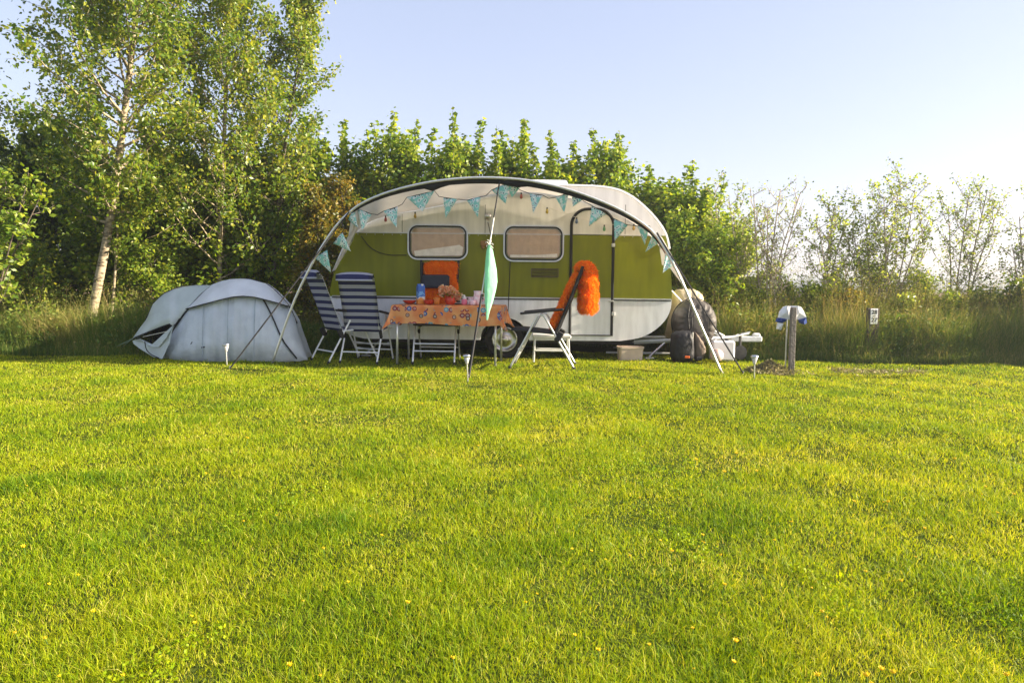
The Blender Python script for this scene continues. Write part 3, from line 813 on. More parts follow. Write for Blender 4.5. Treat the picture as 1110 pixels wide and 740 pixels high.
# trims
def strip(p0, p1, h, y0, y1):
    return rrect(p0[0], p0[1] - h / 2, p1[0], p0[1] + h / 2, h * .3, 2)
xl = P(360, 322, CY)[0]; xr_ = P(727.5, 322, CY)[0]
prism(MB(), rrect(xl, zB - .004, xr_, zB + .012, .004, 2), CY - .012, CY - .001).build('trim_strip', M_alu, van)
prism(MB(), rrect(xl, zB - .020, xr_, zB - .006, .004, 2), CY - .008, CY - .001).build('trim_strip', M_black, van)
prism(MB(), rrect(P(383, 252, CY)[0], zU - .005, P(717, 256, CY)[0], zU + .005, .003, 2), CY - .010, CY - .001).build('trim_strip', M_alu, van)
mb = MB()
for px in (436, 526, 678):
    x = P(px, 230, CY)[0]; prism(mb, rrect(x - .003, zU + .01, x + .003, P(px, 222 if px > 500 else 232, CY)[2], .001, 1), CY - .004, CY - .001)
mb.build('panel_seam', M_dark, van)
mb = MB()
for zz_, xa, xb in ((zB - .030, xl + .06, xr_ - .05), (zU - .020, P(388, 252, CY)[0], P(712, 256, CY)[0])):
    for x in np.arange(xa, xb, .11):
        lathe(mb, [(.0055, 0), (.0045, -.003), (.001, -.0045)], (x, CY - .0015, zz_), 7, 'y')
mb.build('rivets', M_alu, van)
# windows
def glass():
    mt, nt, out = newmat('window_glass')
    tr = N(nt, 'ShaderNodeBsdfTransparent'); gl = N(nt, 'ShaderNodeBsdfGlossy'); gl.inputs['Roughness'].default_value = .08; gl.inputs[0].default_value = c4((.9, .9, .9))
    nz = N(nt, 'ShaderNodeTexNoise'); nz.inputs['Scale'].default_value = 6; bp = N(nt, 'ShaderNodeBump'); bp.inputs['Strength'].default_value = .1
    nt.links.new(nz.outputs[0], bp.inputs['Height']); nt.links.new(bp.outputs[0], gl.inputs['Normal'])
    tr.inputs[0].default_value = c4((.97, .95, .92))
    fz = N(nt, 'ShaderNodeMath', operation='MULTIPLY_ADD'); lw = N(nt, 'ShaderNodeLayerWeight'); lw.inputs[0].default_value = .3; fz.inputs[1].default_value = .25; fz.inputs[2].default_value = .03
    nt.links.new(lw.outputs['Facing'], fz.inputs[0])
    mx = N(nt, 'ShaderNodeMixShader'); nt.links.new(fz.outputs[0], mx.inputs[0]); nt.links.new(tr.outputs[0], mx.inputs[1]); nt.links.new(gl.outputs[0], mx.inputs[2]); nt.links.new(mx.outputs[0], out.inputs[0])
    return mt
M_glass = glass()
M_linen = mat('white_linen', (.92, .91, .90), .8, var=.15, nscale=14, bump=.6, bscale=20)
def window(x0, y0, x1, y1, first):
    a = xz(x0, y1); c = xz(x1, y0)
    fr_ = ring(MB(), rrect(a[0], a[1], c[0], c[1], .125), rrect(a[0] + .017, a[1] + .017, c[0] - .017, c[1] - .017, .11), CY - .026, CY - .001).build('window', M_alu, van)
    ring(MB(), rrect(a[0] + .018, a[1] + .018, c[0] - .018, c[1] - .018, .108), rrect(a[0] + .036, a[1] + .036, c[0] - .036, c[1] - .036, .09), CY - .032, CY - .001).build('rubber_seal', M_black, fr_)
    ins = rrect(a[0] + .034, a[1] + .034, c[0] - .034, c[1] - .034, .09)
    prism(MB(), ins, CY - .020, CY - .017).build('pane', M_glass, fr_)
    # pleated curtain, a wavy sheet behind the pane
    mb = MB(); xs = np.linspace(a[0] + .05, c[0] - .05, 60); z0, z1 = a[1] + .05, c[1] - .05
    vs = []
    for x in xs:
        yy = CY - .007 + .0014 * math.sin(x * 75 + 1.5 * math.sin(x * 9))
        e = min(x - xs[0], xs[-1] - x); cut = .07 - math.sqrt(max(0, .07 ** 2 - (.07 - min(e, .07)) ** 2))
        vs += [(x, yy, z0 + cut), (x, yy, z1 - cut)]
    mb.add(vs, [(2 * i, 2 * i + 2, 2 * i + 3, 2 * i + 1) for i in range(59)]).build('curtain', M_curt, fr_, smooth=True)
    if first:
        pts = [xz(*p) for p in [(450, 277.5), (449, 272), (463, 270), (480, 268), (498, 265.5), (502, 268), (501, 277)]]
        prism(MB(), pts[::-1], CY - .0155, CY - .012).build('linen', M_linen, fr_)
    else:
        pts = [xz(*p) for p in [(553, 279), (553, 276), (580, 276.5), (604, 275), (604, 279)]]
        prism(MB(), pts[::-1], CY - .0155, CY - .012).build('sill_strip', M_linen, fr_)  # thin white strip along the bottom of the right pane
window(442, 243.5, 507.5, 281.5, True); window(545.5, 244.5, 611.5, 283.5, False)
# door
dx0, dz0 = xz(617.5, 363); dx1, dz1 = xz(665.5, 227)
def archpts(x0, z0, x1, z1, r, seg=8):
    pts = [(x0, z0)]
    for k in range(seg + 1):
        a = math.pi - k * math.pi / 2 / seg; pts.append((x0 + r + r * math.cos(a), z1 - r + r * math.sin(a)))
    for k in range(seg + 1):
        a = math.pi / 2 - k * math.pi / 2 / seg; pts.append((x1 - r + r * math.cos(a), z1 - r + r * math.sin(a)))
    pts.append((x1, z0)); return pts
door = prism(MB(), archpts(dx0, dz0, dx1, dz1, .21)[::-1], CY - .010, CY - .002).build('door', M_paint, van)
ap = archpts(dx0, dz0, dx1, dz1, .21)
tube(MB(), [(x, CY - .012, z) for x, z in ap], .019, 8, closed=True).build('rubber_seal', M_black, door, smooth=True)
hp = P(662, 327, CY)
box(MB(), (hp[0], CY - .04, hp[2] + .01), (.07, .02, .022), bev=.006).build('handle', M_chrome, door)
box(MB(), (P(664, 266, CY)[0] + .005, CY - .035, P(664, 266, CY)[2]), (.045, .03, .05), bev=.006).build('hinge', M_alu, door)
box(MB(), (P(664, 340, CY)[0] + .005, CY - .035, P(664, 340, CY)[2]), (.045, .03, .05), bev=.006).build('hinge', M_alu, door)
prism(MB(), rrect(dx0 + .03, zB - .004, dx1 - .03, zB + .010, .004, 2), CY - .022, CY - .011).build('trim_strip', M_alu, door)
# vent, lamp, cable, small fittings
a = xz(575.5, 300.5); c = xz(605.5, 291)
vent = ring(MB(), rrect(a[0], a[1], c[0], c[1], .006, 2), rrect(a[0] + .012, a[1] + .012, c[0] - .012, c[1] - .012, .003, 2), CY - .014, CY - .001).build('vent', M_olive, van)
mb = MB()
for k in range(5):
    z = a[1] + .018 + k * (c[1] - a[1] - .036) / 4
    box(mb, ((a[0] + c[0]) / 2, CY - .008, z), (c[0] - a[0] - .03, .004, .010), rot=rotx(.5))
mb.build('louvres', M_olive, vent)
lp = P(529, 234.5, CY)
wl = lathe(MB(), [(.03, 0), (.045, -.01), (.045, -.02), (.03, -.045), (.012, -.05)], (lp[0], CY - .002, lp[2]), 18, 'y').build('outside_lamp', M_chrome, van, smooth=True)
tube(MB(), [P(553, 283.5, CY) + (0, -.015, 0), P(552.5, 300, CY) + (0, -.02, 0), P(551, 332, CY) + (0, -.05, 0), P(550, 352, CY) + (0, -.03, 0)], .006, 6).build('cable', M_black, van)
tube(MB(), chaikin([P(392, 256, CY) + (0, -.02, 0), P(402, 270, CY) + (0, -.02, 0), P(420, 277, CY) + (0, -.02, 0), P(441, 276.5, CY) + (0, -.015, 0)], it=2), .005, 5).build('cable', M_black, van)
tube(MB(), chaikin([P(529, 241, CY) + (0, -.02, 0), P(531, 250, CY) + (0, -.02, 0), P(533, 262, CY) + (0, -.02, 0)], it=1), .005, 5).build('cable', M_black, van)
M_wood = mat('brown_wood', (.30, .16, .06), .6, bump=.3)
op = P(524.5, 264, CY); mb = box(MB(), (op[0], CY - .03, op[2]), (.085, .05, .07), bev=.012)
box(mb, (op[0] - .01, CY - .04, op[2] - .05), (.04, .03, .04), bev=.01); mb.build('wooden_hook', M_wood, van)
# chassis
mb = MB()
for y in (CY + .35, CY + VW - .35):
    box(mb, (P(545, 369, CY)[0], y, zbot - .035), (3.5, .05, .06), bev=.006)
box(mb, (wc[0], CY + VW / 2, wc[1] + .0), (.06, VW - .4, .06), bev=.01)
mb.build('chassis', M_dark, van)
for px, dy in ((395, .12), (706, .12), (395, VW - .15), (690, VW - .15)):
    q = P(px, 369, CY); mb = MB(); tube(mb, [(q[0] + .2, CY + dy, zbot - .02), (q[0], CY + dy, .03)], .016, 6)
    box(mb, (q[0], CY + dy, .015), (.12, .09, .02), bev=.005); mb.build('corner_steady', M_alu, van)
tube(MB(), [(P(662, 387, CY)[0], CY + .5, .05), (P(745, 387, CY)[0], CY + .45, .05)], .014, 6).build('ground_bar', M_whitep, van)
# wheels
M_tyre = mat('tyre', (.02, .02, .021), .85, var=.3, nscale=30, bump=.3)
def wheel(y0, s):
    tr_ = .255; cz = tr_ - .01
    w_ = lathe(MB(), [(.16, -.0), (.21, -.012), (.245, -.012), (tr_, .02), (tr_, .12), (.245, .15), (.16, .15)], (wc[0], y0, cz), 36, 'y').build('wheel', M_tyre, van, smooth=True)
    e = -1 if s > 0 else 1
    yy = y0 - .012 if s > 0 else y0 + .162
    lathe(MB(), [(.165, yy - y0 + .02 * s), (.165, yy - y0), (.150, yy - y0 - .006 * s), (.143, yy - y0 + .008 * s), (.06, yy - y0 + .012 * s), (.055, yy - y0 - .012 * s), (.03, yy - y0 - .028 * s), (.004, yy - y0 - .03 * s)], (wc[0], y0, cz), 36, 'y').build('hubcap', M_chrome, w_, smooth=True)
wheel(CY + .05, 1); wheel(CY + VW - .2, -1)
# drawbar (A-frame) at the right
DBY = CY + VW / 2 - .35
tipp = P(826, 366.5, 10.1)
mb = MB()
tipp = np.array([tipp[0], 10.25, tipp[2]])
for y in (CY + .35, CY + 1.25):
    tube(mb, [(P(690, 365, CY)[0], y, zbot - .035), (tipp[0] - .35, tipp[1] + (.05 if y > CY + .6 else -.0), tipp[2] - .01)], .028, 4)
box(mb, (tipp[0] - .17, tipp[1], tipp[2] - .02), (.42, .09, .075), bev=.012)
box(mb, (tipp[0] - .03, tipp[1], tipp[2] + .03), (.10, .08, .06), bev=.02)
tube(mb, [(tipp[0] - .3, tipp[1] - .02, tipp[2] + .03), (tipp[0] - .12, tipp[1] - .02, tipp[2] + .07)], .011, 6)
tube(mb, [P(764, 357, 10.0), P(782, 364, 10.05)], .012, 6); tube(mb, [P(768, 355, 10.0), P(785, 364, 10.05)], .012, 6)
tube(mb, [P(771, 367.5, 10.0), P(790, 365.5, 10.05), P(812, 361.5, 10.1)], [.008, .014, .010], 6)
mb.build('drawbar', M_whitep, van)
jp = np.array([P(802, 380, 10.2)[0], 10.2, 0])
mb = tube(MB(), [(jp[0], jp[1], .1), (jp[0], jp[1], tipp[2] + .05)], .018, 8); lathe(mb, [(.02, -.03), (.09, -.025), (.095, 0), (.09, .025), (.02, .03)], (jp[0], jp[1], .085), 20, 'y')
mb.build('jockey_wheel', M_dark, van)

# ------------------------------------------------------------------ awning
def AY(px): return 9.0 - (px - 295) / 488 * .55
archpx = [(295, 394), (309, 352), (322, 318), (338, 286), (352, 262), (367, 241), (382, 227), (393.5, 219.5), (410, 212), (428, 206), (450, 200.5), (471, 196.5), (493, 194), (515, 192.5), (541, 192.8), (570, 195), (600, 201), (625, 208), (648, 216.5), (672, 227), (694, 240), (709, 252), (722, 272), (739, 304), (756, 344), (770, 376), (783, 406)]
arch3 = chaikin([P(x, y, AY(x)) for x, y in archpx], it=1)
arch3[0][2] = 0; arch3[-1][2] = 0
M_pole = mat('awning_pole', (.74, .73, .70), .35, .6, var=.08, nscale=20)
def canvas_mat(name, c, transl, bs_=2.5, bstr=.35):
    return mat(name, c, .85, var=.05, nscale=3, bump=bstr, bscale=bs_, transl=transl)
M_canvas = canvas_mat('cream_canvas', (.92, .89, .85), .5)
awn = empty('awning', (float(P(541, 390, 8.8)[0]), 8.8, 0), 0, 'cream canvas wing awning on a bowed metal pole fixed to the caravan roof', 'awning')
def par(o, root):
    """parent keeping world coordinates when the root has only a location"""
    o.parent = root; o.location = tuple(-Vector(root.location)); return o
par(tube(MB(), arch3, .0145, 10).build('pole', M_pole, smooth=True), awn)
rail = [(382, 258), (388, 249), (398, 241), (415, 235), (432, 231), (461, 226), (480, 222), (510, 214.5), (545, 209), (575, 208), (600, 211), (640, 220), (664, 229), (686, 241), (704, 254), (717, 270)]
rail3 = resample(np.array(chaikin([P(x, y, CY - .03) for x, y in rail], it=2)), 40)
pole_f = resample(np.array(chaikin([P(x, y, AY(x)) for x, y in archpx[6:23]], it=2)), 40)
nv = 9; vs = []
for i in range(40):
    for k in range(nv):
        t = k / (nv - 1); p = pole_f[i] * (1 - t) + rail3[i] * t
        sag = .035 * math.sin(math.pi * t) * (.6 + .4 * math.cos(i * .9))
        vs.append(p + np.array([0, 0, .012 * (1 - t) - sag + .03 * math.sin(math.pi * t)]))
fs = [(i * nv + k, i * nv + k + 1, (i + 1) * nv + k + 1, (i + 1) * nv + k) for i in range(39) for k in range(nv - 1)]
cn = par(MB().add(vs, fs).build('canopy', M_canvas, smooth=True), awn)
sm = cn.modifiers.new('thick', 'SOLIDIFY'); sm.thickness = .003
# dark edge binding hanging just below the front pole
vs = []
for i, p in enumerate(pole_f):
    wdt = .062 * (.45 + .55 * math.sin(math.pi * min(1, max(0, (i + 1.5) / 42)))) + (.05 * math.exp(-((i - 10.2) / .8) ** 2)) + (.03 * math.exp(-((i - 19.6) / .7) ** 2))
    vs += [p + (0, .018, .0), p + (0, .03, -wdt * .5), p + (0, .045, -wdt)]
fs = [(3 * i + k, 3 * i + k + 1, 3 * i + k + 4, 3 * i + k + 3) for i in range(39) for k in range(2)]
M_bind = mat('black_binding', (.02, .022, .026), .8, var=.2)
vb = par(MB().add(vs, fs).build('edge_binding', M_bind, smooth=True), awn)
sm = vb.modifiers.new('thick', 'SOLIDIFY'); sm.thickness = .004
# flaps hanging at both ends
M_white_c = canvas_mat('white_canvas', (.80, .79, .77), .3)
def poly3(mb, pts):
    n = len(pts); c = sum(np.array(p) for p in pts) / n
    mb.add([c] + list(pts), [(0, 1 + i, 1 + (i + 1) % n) for i in range(n)]); return mb
def flap(name, px, m_):
    o = par(poly3(MB(), [P(x, y, Y) for x, y, Y in px]).build(name, m_), awn); s = o.modifiers.new('thick', 'SOLIDIFY'); s.thickness = .004; return o
flap('side_flap', [(711, 251, 8.55), (718, 258, 8.6), (728, 276, 8.8), (741, 303, 9.1), (744.5, 315, 9.3), (736, 303, 9.6), (727, 291, 9.75), (718, 287, 9.85), (715, 268, 9.87)], M_white_c)
flap('side_flap', [(382, 228, 9.0), (389, 240, 9.2), (386, 251, 9.6), (380, 262, 9.85), (364, 292, 9.85), (360, 294, 9.85), (374, 262, 9.6), (383, 247, 9.2)], M_canvas)
# inner brace at left
par(tube(MB(), [P(388, 222, 8.95), P(389, 240, 9.3), P(381, 262, 9.8), P(362, 293, 9.84)], .011, 6).build('brace', M_pole), awn)

# guy straps, each with its peg
M_strap = mat('black_strap', (.02, .02, .022), .8)
M_cord = mat('white_cord', (.7, .68, .62), .8)
def strap(label, pts, r=.009, m_=None, mats=None):
    b = pts[-1]; root = empty('guy_strap', b, 0, label, 'strap')
    if mats is None: par(tube(MB(), pts, r, 6).build('strap', m_ or M_strap), root)
    else:
        for (seg, mm, rr, nm) in mats: par(tube(MB(), seg, rr, 6).build(nm, mm), root)
    par(tube(MB(), [np.array(b) + (0, 0, .03), np.array(b) + (-.02, 0, -.08)], .006, 6).build('peg', M_alu), root)
    return root
gl_ = G(249.5, 400); gr_ = G(806, 406); gc_ = G(508, 410)
strap('dark guy strap slanting from left awning bend down in front of the tent', [P(379, 229, AY(382)), (gl_[0], gl_[1], .01)])
strap('dark guy strap from the right awning bend down beside the drawbar', [P(712, 252, AY(712)), (gr_[0], gr_[1], .01)], .010)
ct = P(541.5, 197, AY(541) + .02); cbt = np.array([gc_[0], gc_[1], .01])
def lerp(a, b, t): return np.array(a) * (1 - t) + np.array(b) * t
strap('long guy strap from the awning peak to a peg before the table', [ct, cbt], mats=[([ct, lerp(ct, cbt, .20)], M_strap, .009, 'upper_webbing'), ([lerp(ct, cbt, .20), lerp(ct, cbt, .60)], M_cord, .008, 'white_cord'), ([lerp(ct, cbt, .60), cbt], M_strap, .013, 'lower_webbing')])
# mint cloth tied to the middle guy
M_mint = mat('mint_cloth', (.38, .78, .52), .7, var=.08, nscale=12, bump=.5, bscale=18, transl=.35)
kp = lerp(ct, cbt, .345)
cl_ = empty('hanging_cloth', kp, 0, 'mint green cloth tied by white cord to the middle guy strap', 'cloth')
mb = MB(); rows = [(0, .012), (.08, .035), (.2, .05), (.35, .066), (.5, .072), (.62, .062), (.75, .045), (.88, .022), (1.0, .008)]
vs = []; H = .80
for ri, (t, wd) in enumerate(rows):
    for k in range(14):
        a = 2 * math.pi * k / 14; rr = wd * (1 + .22 * math.sin(3 * a + t * 3))
        vs.append((rr * math.cos(a) * .92 + .016 * math.sin(t * 3.14) - .01 * t, rr * .5 * math.sin(a) - .03 - .32 * t, -H * t))
fs = [(i * 14 + k, i * 14 + (k + 1) % 14, (i + 1) * 14 + (k + 1) % 14, (i + 1) * 14 + k) for i in range(len(rows) - 1) for k in range(14)]
MB().add(vs, fs).build('cloth', M_mint, cl_, smooth=True)
mb = MB()
for k in range(7):
    a = k * .9; tube(mb, [(0, -.03, 0), (.03 * math.cos(a), -.03 + .02 * math.sin(a * 2), .035 * math.sin(a) + .015), (.045 * math.cos(a + .4), -.04, .05 * math.sin(a) + .0)], .005, 5)
mb.build('cord_knot', M_cord, cl_)

# bunting
def bunting_mat():
    mt, nt, out = newmat('spotted_aqua')
    tc = N(nt, 'ShaderNodeTexCoord'); vo = N(nt, 'ShaderNodeTexVoronoi'); vo.inputs['Scale'].default_value = 30
    nt.links.new(tc.outputs['Object'], vo.inputs['Vector'])
    rp = N(nt, 'ShaderNodeValToRGB'); e = rp.color_ramp; e.interpolation = 'CONSTANT'
    e.elements[0].position = 0; e.elements[0].color = c4((.03, .26, .30)); e.elements[1].position = .25; e.elements[1].color = c4((.85, .92, .90))
    k = e.elements.new(.55); k.color = c4((.36, .74, .70))
    nt.links.new(vo.outputs['Distance'], rp.inputs['Fac'])
    bs = N(nt, 'ShaderNodeBsdfPrincipled'); bs.inputs['Roughness'].default_value = .8; nt.links.new(rp.outputs[0], bs.inputs['Base Color'])
    tr = N(nt, 'ShaderNodeBsdfTranslucent'); nt.links.new(rp.outputs[0], tr.inputs[0]); mx = N(nt, 'ShaderNodeMixShader'); mx.inputs[0].default_value = .3
    nt.links.new(bs.outputs[0], mx.inputs[1]); nt.links.new(tr.outputs[0], mx.inputs[2]); nt.links.new(mx.outputs[0], out.inputs[0]); return mt
M_flag = bunting_mat()
flags = [((340.5, 279), (354.7, 271), (359, 295.5)), ((360.6, 263.6), (371, 251.7), (380.4, 272.5)), ((377, 238), (384, 226), (388, 247)), ((387.7, 226.5), (402.8, 232), (392.4, 250)), ((415.8, 229), (431, 224), (430, 247)), ((441, 214), (471, 207), (458, 229.5)), ((480.5, 214), (495.5, 216), (483, 236.5)), ((506, 217), (521, 213.5), (518, 235.6)), ((533, 206), (553, 197), (548, 221)), ((548, 200), (564, 203), (555, 214)), ((574, 210), (588, 211.6), (578, 231)), ((602, 214), (616.6, 209), (611.5, 230.5)), ((619.6, 210), (631, 217), (621, 224)), ((641.6, 223), (657, 232), (638.4, 245)), ((665.4, 237), (680.5, 244), (666.5, 261)), ((691, 245), (704, 245), (699, 265.4)), ((708, 252.6), (715, 263), (699.6, 273)), ((721.6, 270), (732.4, 285), (718.4, 295.7))]
bun = empty('bunting', P(541, 200, AY(541) + .06), 0, 'string of spotted aqua triangular flags looped along the awning pole', 'bunting')
sp_ = []
fr = random.Random(8)
for i, (a, b_, c) in enumerate(flags):
    Yf = AY(a[0]) + .055 + (.02 if i == 9 else 0)
    A, B, Cc = P(*a, Yf), P(*b_, Yf + fr.uniform(-.02, .04)), P(*c, Yf + fr.uniform(-.03, .05))
    sp_ += [A, B] if i != 9 else []
    nrow = 5; vs = []; fs = []
    for r_ in range(nrow + 1):
        t = r_ / nrow
        for k in range(5):
            u = k / 4; p = lerp(lerp(A, B, u), Cc, t); p[1] += .012 * math.sin(u * 6 + i) * (1 - t) * (.3 + t) * 2
            vs.append(p)
    for r_ in range(nrow):
        for k in range(4): fs.append((r_ * 5 + k, r_ * 5 + k + 1, (r_ + 1) * 5 + k + 1, (r_ + 1) * 5 + k))
    o = par(MB().add(vs, fs).build('flag', M_flag, smooth=True), bun); s = o.modifiers.new('t', 'SOLIDIFY'); s.thickness = .002
full = []
for i, p in enumerate(sp_):
    if i and np.linalg.norm(p - sp_[i - 1]) > .14 and i % 2 == 0:
        full.append(lerp(sp_[i - 1], p, .5) + (0, 0, -.025))
    full.append(p)
par(tube(MB(), full, .004, 5).build('string', M_strap), bun)
# coloured lights on the wall
fl = empty('light_string', P(560, 225, CY - .06), 0, 'string of small coloured lantern lights hung under the awning', 'lights')
bulbs = [(418, 238, (.6, .06, .05)), (450, 234, (.75, .5, .05)), (565, 213, (.65, .12, .08)), (593, 229, (.8, .6, .05)), (625, 240, (.12, .25, .5)), (655, 248, (.1, .4, .15)), (687, 247, (.75, .5, .1))]
bm_ = {}
pts = [P(400, 232, CY - .06)]
for i, (x, y, c) in enumerate(bulbs):
    m_ = mat('bulb_plastic', tuple(.75 * x_ + .08 for x_ in c), .25, var=.05, transl=.3); p = P(x, y, CY - .06)
    o = lathe(MB(), [(.004, .028), (.011, .026), (.016, .005), (.019, -.012), (.013, -.026), (.004, -.030)], p, 12).build('lantern', m_, smooth=True); par(o, fl)
    par(lathe(MB(), [(.009, .028), (.010, .045), (.004, .05)], p, 8).build('socket', M_black), fl)
    if i: pts.append(lerp(pts[-1], p + (0, 0, .05), .5) + (0, 0, -.0))
    pts.append(p + (0, 0, .05))
pts.append(P(705, 242, CY - .06))
par(tube(MB(), pts, .003, 5).build('wire', M_cord), fl)

# ------------------------------------------------------------------ fur
def fur_obj(name, V, faces, n, length, m_, parent, seed=1, base_m=None):
    """lumpy hide plus strands in one mesh"""
    g = np.random.default_rng(seed)
    V = np.asarray(V, float); tri = []
    for f in faces:
        tri.append((f[0], f[1], f[2]));
        if len(f) == 4: tri.append((f[0], f[2], f[3]))
    tri = np.array(tri); a, b, c = V[tri[:, 0]], V[tri[:, 1]], V[tri[:, 2]]
    nr = np.cross(b - a, c - a); ar = np.linalg.norm(nr, axis=1); nr /= -(ar[:, None] + 1e-12)
    # make the normals outward from centroid line
    cen = V.mean(0)
    idx = g.choice(len(tri), n, p=ar / ar.sum())
    u = g.uniform(0, 1, n); v = g.uniform(0, 1, n); s = u + v > 1; u[s] = 1 - u[s]; v[s] = 1 - v[s]
    p = a[idx] + (b - a)[idx] * u[:, None] + (c - a)[idx] * v[:, None]; q = nr[idx]
    d = q + g.normal(0, .45, (n, 3)) + np.array([0, 0, -.45]); d /= np.linalg.norm(d, axis=1)[:, None]
    L = length * g.uniform(.5, 1.3, n)[:, None]
    r = np.cross(d, g.normal(size=(n, 3))); r /= np.linalg.norm(r, axis=1)[:, None]
    w_ = .0030
    mid = p + d * L * .55; tip = p + d * L + np.array([0, 0, -.25]) * L + g.normal(0, .1, (n, 3)) * L
    VV = np.stack([p - r * w_, p + r * w_, mid + r * w_ * .8, mid - r * w_ * .8, tip], 1).reshape(-1, 3)
    bb = np.arange(n) * 5 + len(V)
    quads = np.stack([bb, bb + 1, bb + 2, bb + 3], 1); tris = np.concatenate([tri, np.stack([bb + 3, bb + 2, bb + 4], 1)])
    tone = np.concatenate([np.full(len(V), .4), np.repeat(g.uniform(0, 1, n), 5)])
    me = arr_mesh(name, np.concatenate([V, VV]), quads, tris, {'tone': tone}, m_)
    return link_mesh(name, me, parent)
M_fur = foliage('orange_fur', [(0, (.85, .15, .004)), (.5, (1, .25, .006)), (1, (1, .40, .02))], transl=.3, rough=.7, patch=6, pamp=.25, tcol=(1, .9, .7), spec=.1)

# ------------------------------------------------------------------ folding chairs
def stripes():
    mt, nt, out = newmat('striped_fabric')
    at = N(nt, 'ShaderNodeAttribute', attribute_name='s')
    m1 = N(nt, 'ShaderNodeMath', operation='MULTIPLY'); m1.inputs[1].default_value = 1 / .098; nt.links.new(at.outputs['Fac'], m1.inputs[0])
    fr_ = N(nt, 'ShaderNodeMath', operation='FRACT'); nt.links.new(m1.outputs[0], fr_.inputs[0])
    rp = N(nt, 'ShaderNodeValToRGB'); rp.color_ramp.interpolation = 'CONSTANT'
    e = rp.color_ramp.elements; e[0].position = 0; e[0].color = c4((.02, .025, .11)); e[1].position = .50; e[1].color = c4((.46, .46, .54))
    k = e.new(.70); k.color = c4((.22, .24, .38)); k = e.new(.77); k.color = c4((.46, .46, .54))
    nt.links.new(fr_.outputs[0], rp.inputs[0])
    bs = N(nt, 'ShaderNodeBsdfPrincipled'); bs.inputs['Roughness'].default_value = .85; nt.links.new(rp.outputs[0], bs.inputs['Base Color'])
    nz = N(nt, 'ShaderNodeTexNoise'); nz.inputs['Scale'].default_value = 25; bp = N(nt, 'ShaderNodeBump'); bp.inputs['Strength'].default_value = .5; bp.inputs['Distance'].default_value = .01
    tc = N(nt, 'ShaderNodeTexCoord'); nt.links.new(tc.outputs['Object'], nz.inputs['Vector']); nt.links.new(nz.outputs[0], bp.inputs['Height']); nt.links.new(bp.outputs[0], bs.inputs['Normal'])
    tr = N(nt, 'ShaderNodeBsdfTranslucent'); nt.links.new(rp.outputs[0], tr.inputs[0]); mx = N(nt, 'ShaderNodeMixShader'); mx.inputs[0].default_value = .15
    nt.links.new(bs.outputs[0], mx.inputs[1]); nt.links.new(tr.outputs[0], mx.inputs[2]); nt.links.new(mx.outputs[0], out.inputs[0]); return mt
M_stripe = stripes()
M_blackf = mat('black_fabric', (.022, .023, .028), .8, var=.2, bump=.3)
W2 = .27
def sling(path, width, thick, curl, s0=0.0):
    """padded fabric along a path in the XZ plane; attribute s = length"""
    path = resample(np.array(chaikin([np.array(p, float) for p in path], it=2)), 26)
    mb = MB(); vs = []; ss = []; nk = 9
    L = s0
    for i, p in enumerate(path):
        if i: L += np.linalg.norm(p - path[i - 1])
        t = path[min(i + 1, 25)] - path[max(i - 1, 0)]; t /= np.linalg.norm(t); nrm = np.array([-t[1], t[0]])
        for side in (1, -1):
            for k in range(nk):
                v = (k / (nk - 1) - .5) * 2; bulge = thick * .5 * (1 - abs(v) ** 4) * side + curl * (1 - v * v)
                vs.append((p[0] + nrm[0] * bulge, v * width, p[1] + nrm[1] * bulge)); ss.append(L)
    fs = []
    for i in range(25):
        for k in range(nk - 1):
            a = i * 2 * nk + k; b_ = (i + 1) * 2 * nk + k
            fs.append((a, a + 1, b_ + 1, b_)); fs.append((a + nk, b_ + nk, b_ + nk + 1, a + nk + 1))
        fs.append((i * 2 * nk, (i + 1) * 2 * nk, (i + 1) * 2 * nk + nk, i * 2 * nk + nk)); e = nk - 1
        fs.append((i * 2 * nk + e, i * 2 * nk + nk + e, (i + 1) * 2 * nk + nk + e, (i + 1) * 2 * nk + e))
    for i in (0, 25):
        for k in range(nk - 1): a = i * 2 * nk + k; fs.append((a, a + nk, a + nk + 1, a + 1))
    return mb.add(vs, fs, s=ss)
